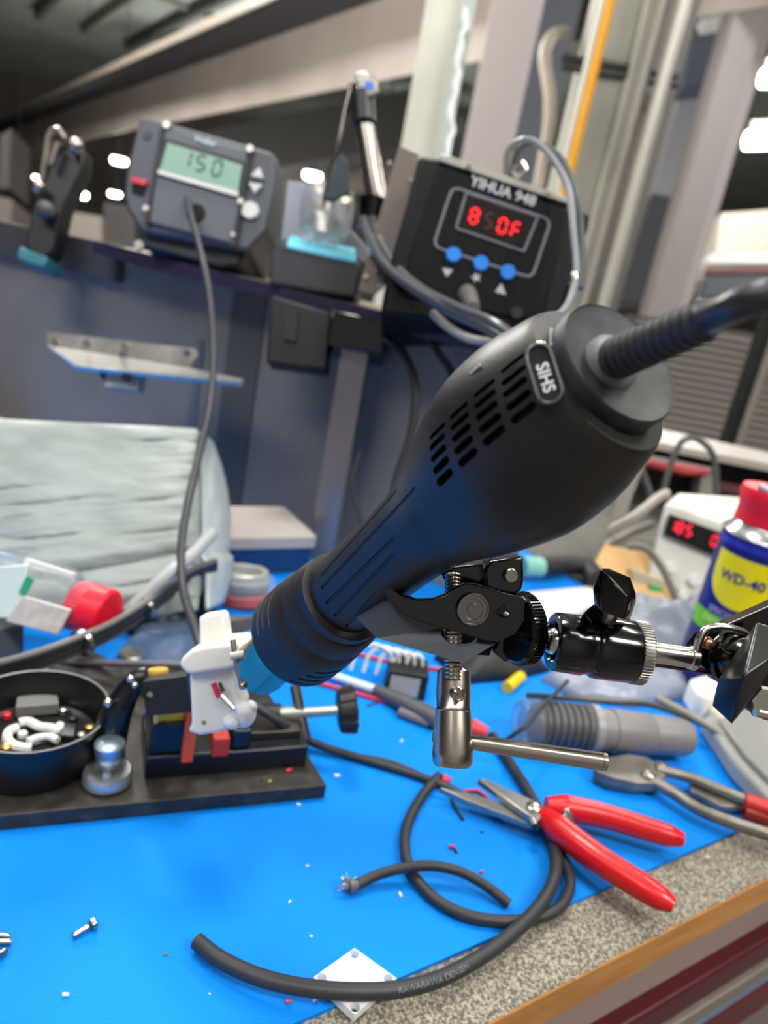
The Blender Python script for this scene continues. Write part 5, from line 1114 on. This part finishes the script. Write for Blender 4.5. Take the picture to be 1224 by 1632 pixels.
# wooden board leaning + power supply
wd = [W(965, 868, .74), W(1030, 880, .74), W(1098, 1000, .68), W(1085, 1015, .68), W(960, 935, .70), W(945, 905, .72)]
tag(MB().prism(wd, CF * .006).build('wood_board', mat('pale_wood', '#c9a26a', .6, col2='#b98f58', nscale=20)), 'pale wooden board under the white power supply', 'board')
D = .72
ps = thing('power_supply', 'white bench power supply with red digit displays behind the can', 'power supply', W(1100, 960, D))
MB().hexa([W(1060, 800, D), W(1300, 880, D), W(1260, 1030, D), W(1030, 920, D)], [W(1078, 786, D + .12), W(1310, 800, D + .12), W(1270, 950, D + .12), W(1045, 880, D + .12)]).build('case', mat('psu_white', '#cfcec4', .45), ps, bevel=.004, seg=3)
MB().prism(pp([(1068, 819), (1215, 871), (1200, 912), (1058, 852)], D - .0045), CF * .003).build('display_window', mat('psu_dark', '#141114', .2), ps, bevel=.0005)
ux = (W(1143, 847, D) - W(1068, 820, D)).normalized(); uy = (CU - ux * CU.dot(ux)).normalized(); k = px2m(1, D); dg = MB()
for ch_, x, y in (('1', 1073, 837), ('8', 1084, 841), ('5', 1098, 846), ('0', 1139, 862), ('0', 1153, 867)): digit7(dg, ch_, W(x, y, D - .006), ux, uy, 4 * k, 8 * k, 3 * k)
dg.build('lit_digits', mat('psu_red', '#e0203a', .5, emit='#f01838', estr=1.6), ps)
textmb('mastech', planemap(1095, 812, D - .004, 20, 8)).build('logo_text', mat('psu_logo', '#c86a6a', .5), ps)
MB().prism(pp([(1036, 930), (1058, 938), (1062, 954), (1050, 962), (1030, 950)], D - .01), CF * .004).build('green_sticker', mat('green_sticker', '#2e9a55', .5), ps, bevel=.001)
MB().prism(pp([(1005, 905), (1060, 925), (1095, 990), (1075, 995), (1010, 955)], D - .006), CF * .02).build('beige_block', mat('beige_blk', '#a89c86', .6), ps, bevel=.002)
for x, y in ((1072, 905), (1108, 925), (1090, 950)): disc(x, y, D - .004, 9, .012).build('binding_post', M_wht, ps)
tag(MB().tube(spline([W(1000, 870, .66), W(1030, 875, .655), W(1055, 905, .65), W(1078, 955, .645), W(1092, 990, .64)], 6), px2m(6, .65), 10).build('cable', mat('brown_cable', '#6f6860', .45)), 'grey-brown cable running down before the power supply', 'cable')
tag(MB().tube(spline([W(975, 845, .75), W(1010, 825, .74), W(1050, 793, .74), W(1066, 786, .74)], 6), px2m(8, .74), 12).build('steel_arm', mat('arm_grey', '#a9a39a', .4, .3)), 'pale grey arm slanting up to the power supply corner', 'arm')
tag(MB().tube([W(965, 870, .76), W(1000, 850, .76), W(1040, 835, .77)], px2m(7, .76), 12).build('steel_arm', mat('arm_grey2', '#8b8882', .4, .3)), 'second grey arm below the slanting one', 'arm')
tag(MB().prism(pp([(958, 868), (975, 838), (990, 780), (1022, 724), (1034, 722), (1008, 790), (990, 845), (975, 885)], .80), CF * .01).build('frame_strut', mat('strut_beige', '#8f8880', .45)), 'beige curved frame strut right of the gun body', 'strut')
# equipment tray behind
rk = thing('equipment_rack', 'dark open rack with lit-coloured top edge and red band behind the power supply', 'rack', W(1120, 780, 1.0))
MB().hexa([W(1022, 700, 1.0), W(1330, 760, 1.0), W(1330, 745, 1.15), W(1045, 682, 1.15)], [q + CU * -.01 for q in [W(1022, 700, 1.0), W(1330, 760, 1.0), W(1330, 745, 1.15), W(1045, 682, 1.15)]]).build('top_edge', mat('rack_edge_lit', '#9b938b', .4, .3), rk)  # light on the top surface is put into this pale colour
MB().prism(pp([(1015, 702), (1330, 762), (1330, 840), (990, 800)], 1.05), CF * .02).build('back_board', mat('rack_dark', '#131315', .6), rk)
MB().prism(pp([(1035, 725), (1135, 746), (1132, 757), (1030, 736)], 1.0), CF * .02).build('pale_band', mat('band_pale', '#8b8682', .5), rk)
MB().prism(pp([(1032, 732), (1100, 742), (1136, 748), (1128, 757), (1095, 758), (1030, 742)], .995), CF * .02).build('red_band', mat('band_red', '#b23a40', .5), rk, bevel=.003)
MB().prism(pp([(1120, 752), (1145, 757), (1140, 800), (1112, 800)], 1.0), CF * .03).build('grey_module', mat('module_grey', '#77726b', .5), rk)
MB().prism(pp([(1148, 768), (1330, 800), (1330, 815), (1146, 782)], 1.0), CF * .02).build('dark_red_band', mat('band_dkred', '#4a1219', .5), rk)
for pts, lb in (([(1056, 790), (1066, 750), (1082, 710), (1100, 698), (1120, 705), (1138, 730), (1142, 790)], 'black cable arching over the red band'), ([(1026, 712), (1020, 740), (1034, 780), (1036, 800)], 'black cable hanging at the left of the rack')):
    tag(MB().tube(spline([W(x, y, .95) for x, y in pts], 6), px2m(5, .95), 10).build('cable', mat('rack_cable', '#4a4a4a', .5)), lb, 'cable')

# spray can
cc_ = W(1201, 930, .53); cx, cy = cc_.x, cc_.y; cr = .0322
can = thing('spray_can', 'blue and yellow spray can with red cap at the right edge', 'spray can', (cx, cy, 0))
ctop = W(1196, 850, .53).z
def clathe(prof, n=64): return MB().lathe((cx, cy, 0), (cx, cy, 1), prof, n)
zt = ctop
clathe([(.0005, cr * .94), (.002, cr), (zt, cr), (zt + .002, cr * .985)]).build('can_body', mat('can_blue', '#1c1f78', .28, .2), can)
clathe([(zt + .0015, cr * 1.0), (zt + .0027, cr * 1.02), (zt + .004, cr * 1.0), (zt + .0055, cr * .93), (zt + .010, cr * .84), (zt + .012, cr * .80), (zt + .014, cr * .8)]).build('shoulder', mat('can_steel', '#b9b9bb', .22, .8), can)
clathe([(zt + .010, cr * .80), (zt + .0115, cr * .86), (zt + .018, cr * .84), (zt + .025, cr * .87), (zt + .032, cr * .92), (zt + .036, cr * .88), (zt + .038, cr * .5)]).build('cap', mat('cap_red', '#e8182f', .4), can)
# facing angle towards the camera
fa = math.atan2(-cy, -cx) - .24
def cmap(ou, ov_, s, off=.0003, spin=0.0):
    def f(p_, q_, w_):
        a = fa + spin + (ou + p_ * s) / cr; return V((cx + math.cos(a) * (cr + off), cy + math.sin(a) * (cr + off), ov_ + q_ * s))
    return f
# straw seen as a grey band over the cap
MB().tube(spline([V((cx + math.cos(fa + a) * cr * .80, cy + math.sin(fa + a) * cr * .84, zt + .037 - .004 * a)) for a in (-.5, 0, .5, 1.0)], 5), .0024, 10).build('straw', mat('straw_grey', '#c3b8c0', .4), can)
def cpatch(u0, u1, z0, z1, fn, name, m, off=.0002, nu=30, nv=20):
    def g(u, v_):
        uu = u0 + (u1 - u0) * u; lo, hi_ = fn(uu); z = lo + (hi_ - lo) * v_; a = fa + uu / cr
        return V((cx + math.cos(a) * (cr + off), cy + math.sin(a) * (cr + off), z))
    return MB().grid(g, nu, nv).build(name, m, can, fix=False, angle=180)
ztop_l = zt - .010
def shield(u):
    t = abs(u) / .0245
    lo = ztop_l - .016 - .023 * math.sqrt(max(0, 1 - t ** 2)) if t < 1 else ztop_l - .016
    return (lo, ztop_l - .0015 * math.cos(t * 1.2))
cpatch(-.0245, .0245, 0, 0, shield, 'yellow_shield', mat('label_yellow', '#f0e000', .3))
cpatch(-.034, .034, 0, 0, lambda u: (zt - .072, zt - .058), 'green_band', mat('label_green', '#6cc21c', .35))
cpatch(-.034, .034, 0, 0, lambda u: (zt - .006, zt - .001), 'glossy_band', mat('label_blue2', '#2a33b0', .2))
textmb('WD-40', cmap(.000, ztop_l - .017, .0102, .0006), bold=.025).build('brand_text', mat('label_navy', '#1d2a80', .35), can)
textmb('SPECIALIST', cmap(-.001, zt - .0545, .0062, .0006), bold=.02).build('line_text', mat('label_lilac', '#a9a4e0', .35), can)
textmb('DEGREASER', cmap(-.001, zt - .0625, .0066, .0006), bold=.03).build('green_text', mat('label_white', '#c9f08a', .35), can)
textmb('CLEANER', cmap(-.001, zt - .0690, .0056, .0006), bold=.03).build('green_text', mat('label_white', '#c9f08a', .35), can)

def sub(root, child, parent):
    """hang a detail under the part it sits on"""
    cs_ = [o for o in root.children if o.name.split('.')[0] == child]; ps_ = [o for o in root.children if o.name.split('.')[0] == parent]
    for i_, c_ in enumerate(cs_):
        w_ = WLOC[c_.name]; p_ = ps_[min(i_, len(ps_) - 1)] if ps_ else None
        if p_ is None: continue
        c_.parent = p_; c_.location = w_ - WLOC[p_.name]
bpy.context.view_layer.update()
for a, b, c in ((wb, 'lcd_digits', 'lcd_screen'), (wb, 'logo_text', 'front_panel'), (wb, 'cable_port', 'front_panel'), (wb, 'silver_strip', 'front_panel'), (wb, 'screen_bezel', 'front_panel'), (wb, 'red_switch', 'switch_body'), (wb, 'foot_screw', 'stand'),
                (st, 'lit_digits', 'display_window'), (st, 'unlit_digit', 'display_window'), (st, 'brand_text', 'front_panel'), (st, 'small_text', 'front_panel'), (st, 'outer_frame_line', 'front_panel'), (st, 'inner_frame_line', 'front_panel'), (st, 'down_mark', 'front_panel'), (st, 'up_mark', 'front_panel'), (st, 'star_mark', 'front_panel'), (st, 'indicator', 'front_panel'),
                (ps, 'lit_digits', 'display_window'), (ps, 'logo_text', 'case'), (gun, 'badge_text', 'badge_plate'), (gun, 'badge_rim', 'badge_plate'), (gun, 'badge_stud', 'badge_plate'), (gun, 'boot_base', 'end_cap'),
                (ar, 'lug_screw', 'upper_lug'), (ar, 'hub_screw', 'cheek_plate'), (ar, 'side_hole', 'cheek_plate'), (ar, 'side_screw', 'cheek_plate'), (ar, 'sleeve_pin', 'crank_sleeve'), (ar, 'knurled_ring', 'ball_head'), (ar, 'lock_boss', 'ball_head'), (ar, 'ball', 'ball_stem'), (ar, 'knob_stem', 'lock_knob'), (ar, 'yoke_screw', 'yoke_plate'), (ar, 'joint_bolt', 'joint_housing'),
                (can, 'brand_text', 'yellow_shield'), (can, 'green_text', 'green_band'), (can, 'straw', 'cap'), (js, 'gripper_screw', 'gripper_plate'), (js, 'gripper_hole', 'gripper_plate'), (js, 'joint_screw', 'joint_body'),
                (cA, 'cut_face', 'sheath'), (cA, 'sheath_print', 'sheath'), (rl_, 'silver_label', 'case'), (ad, 'label_plate', 'case'), (pf, 'bright_hole', 'sheet'), (vi, 'spindle_knob', 'spindle'), (vi, 'spindle_nut', 'spindle'), (ab, 'screw_head', 'upright_flange'), (sw, 'socket_hole', 'block'), (jr, 'lid_top', 'lid_skirt'), (pk, 'green_patch', 'packet_body'), (cl, 'spring', 'wire_frame'), (hs, 'sponge', 'tray'), (hs, 'tray_top', 'tray'), (hi, 'blue_button', 'end_cap')):
    sub(a, b, c)
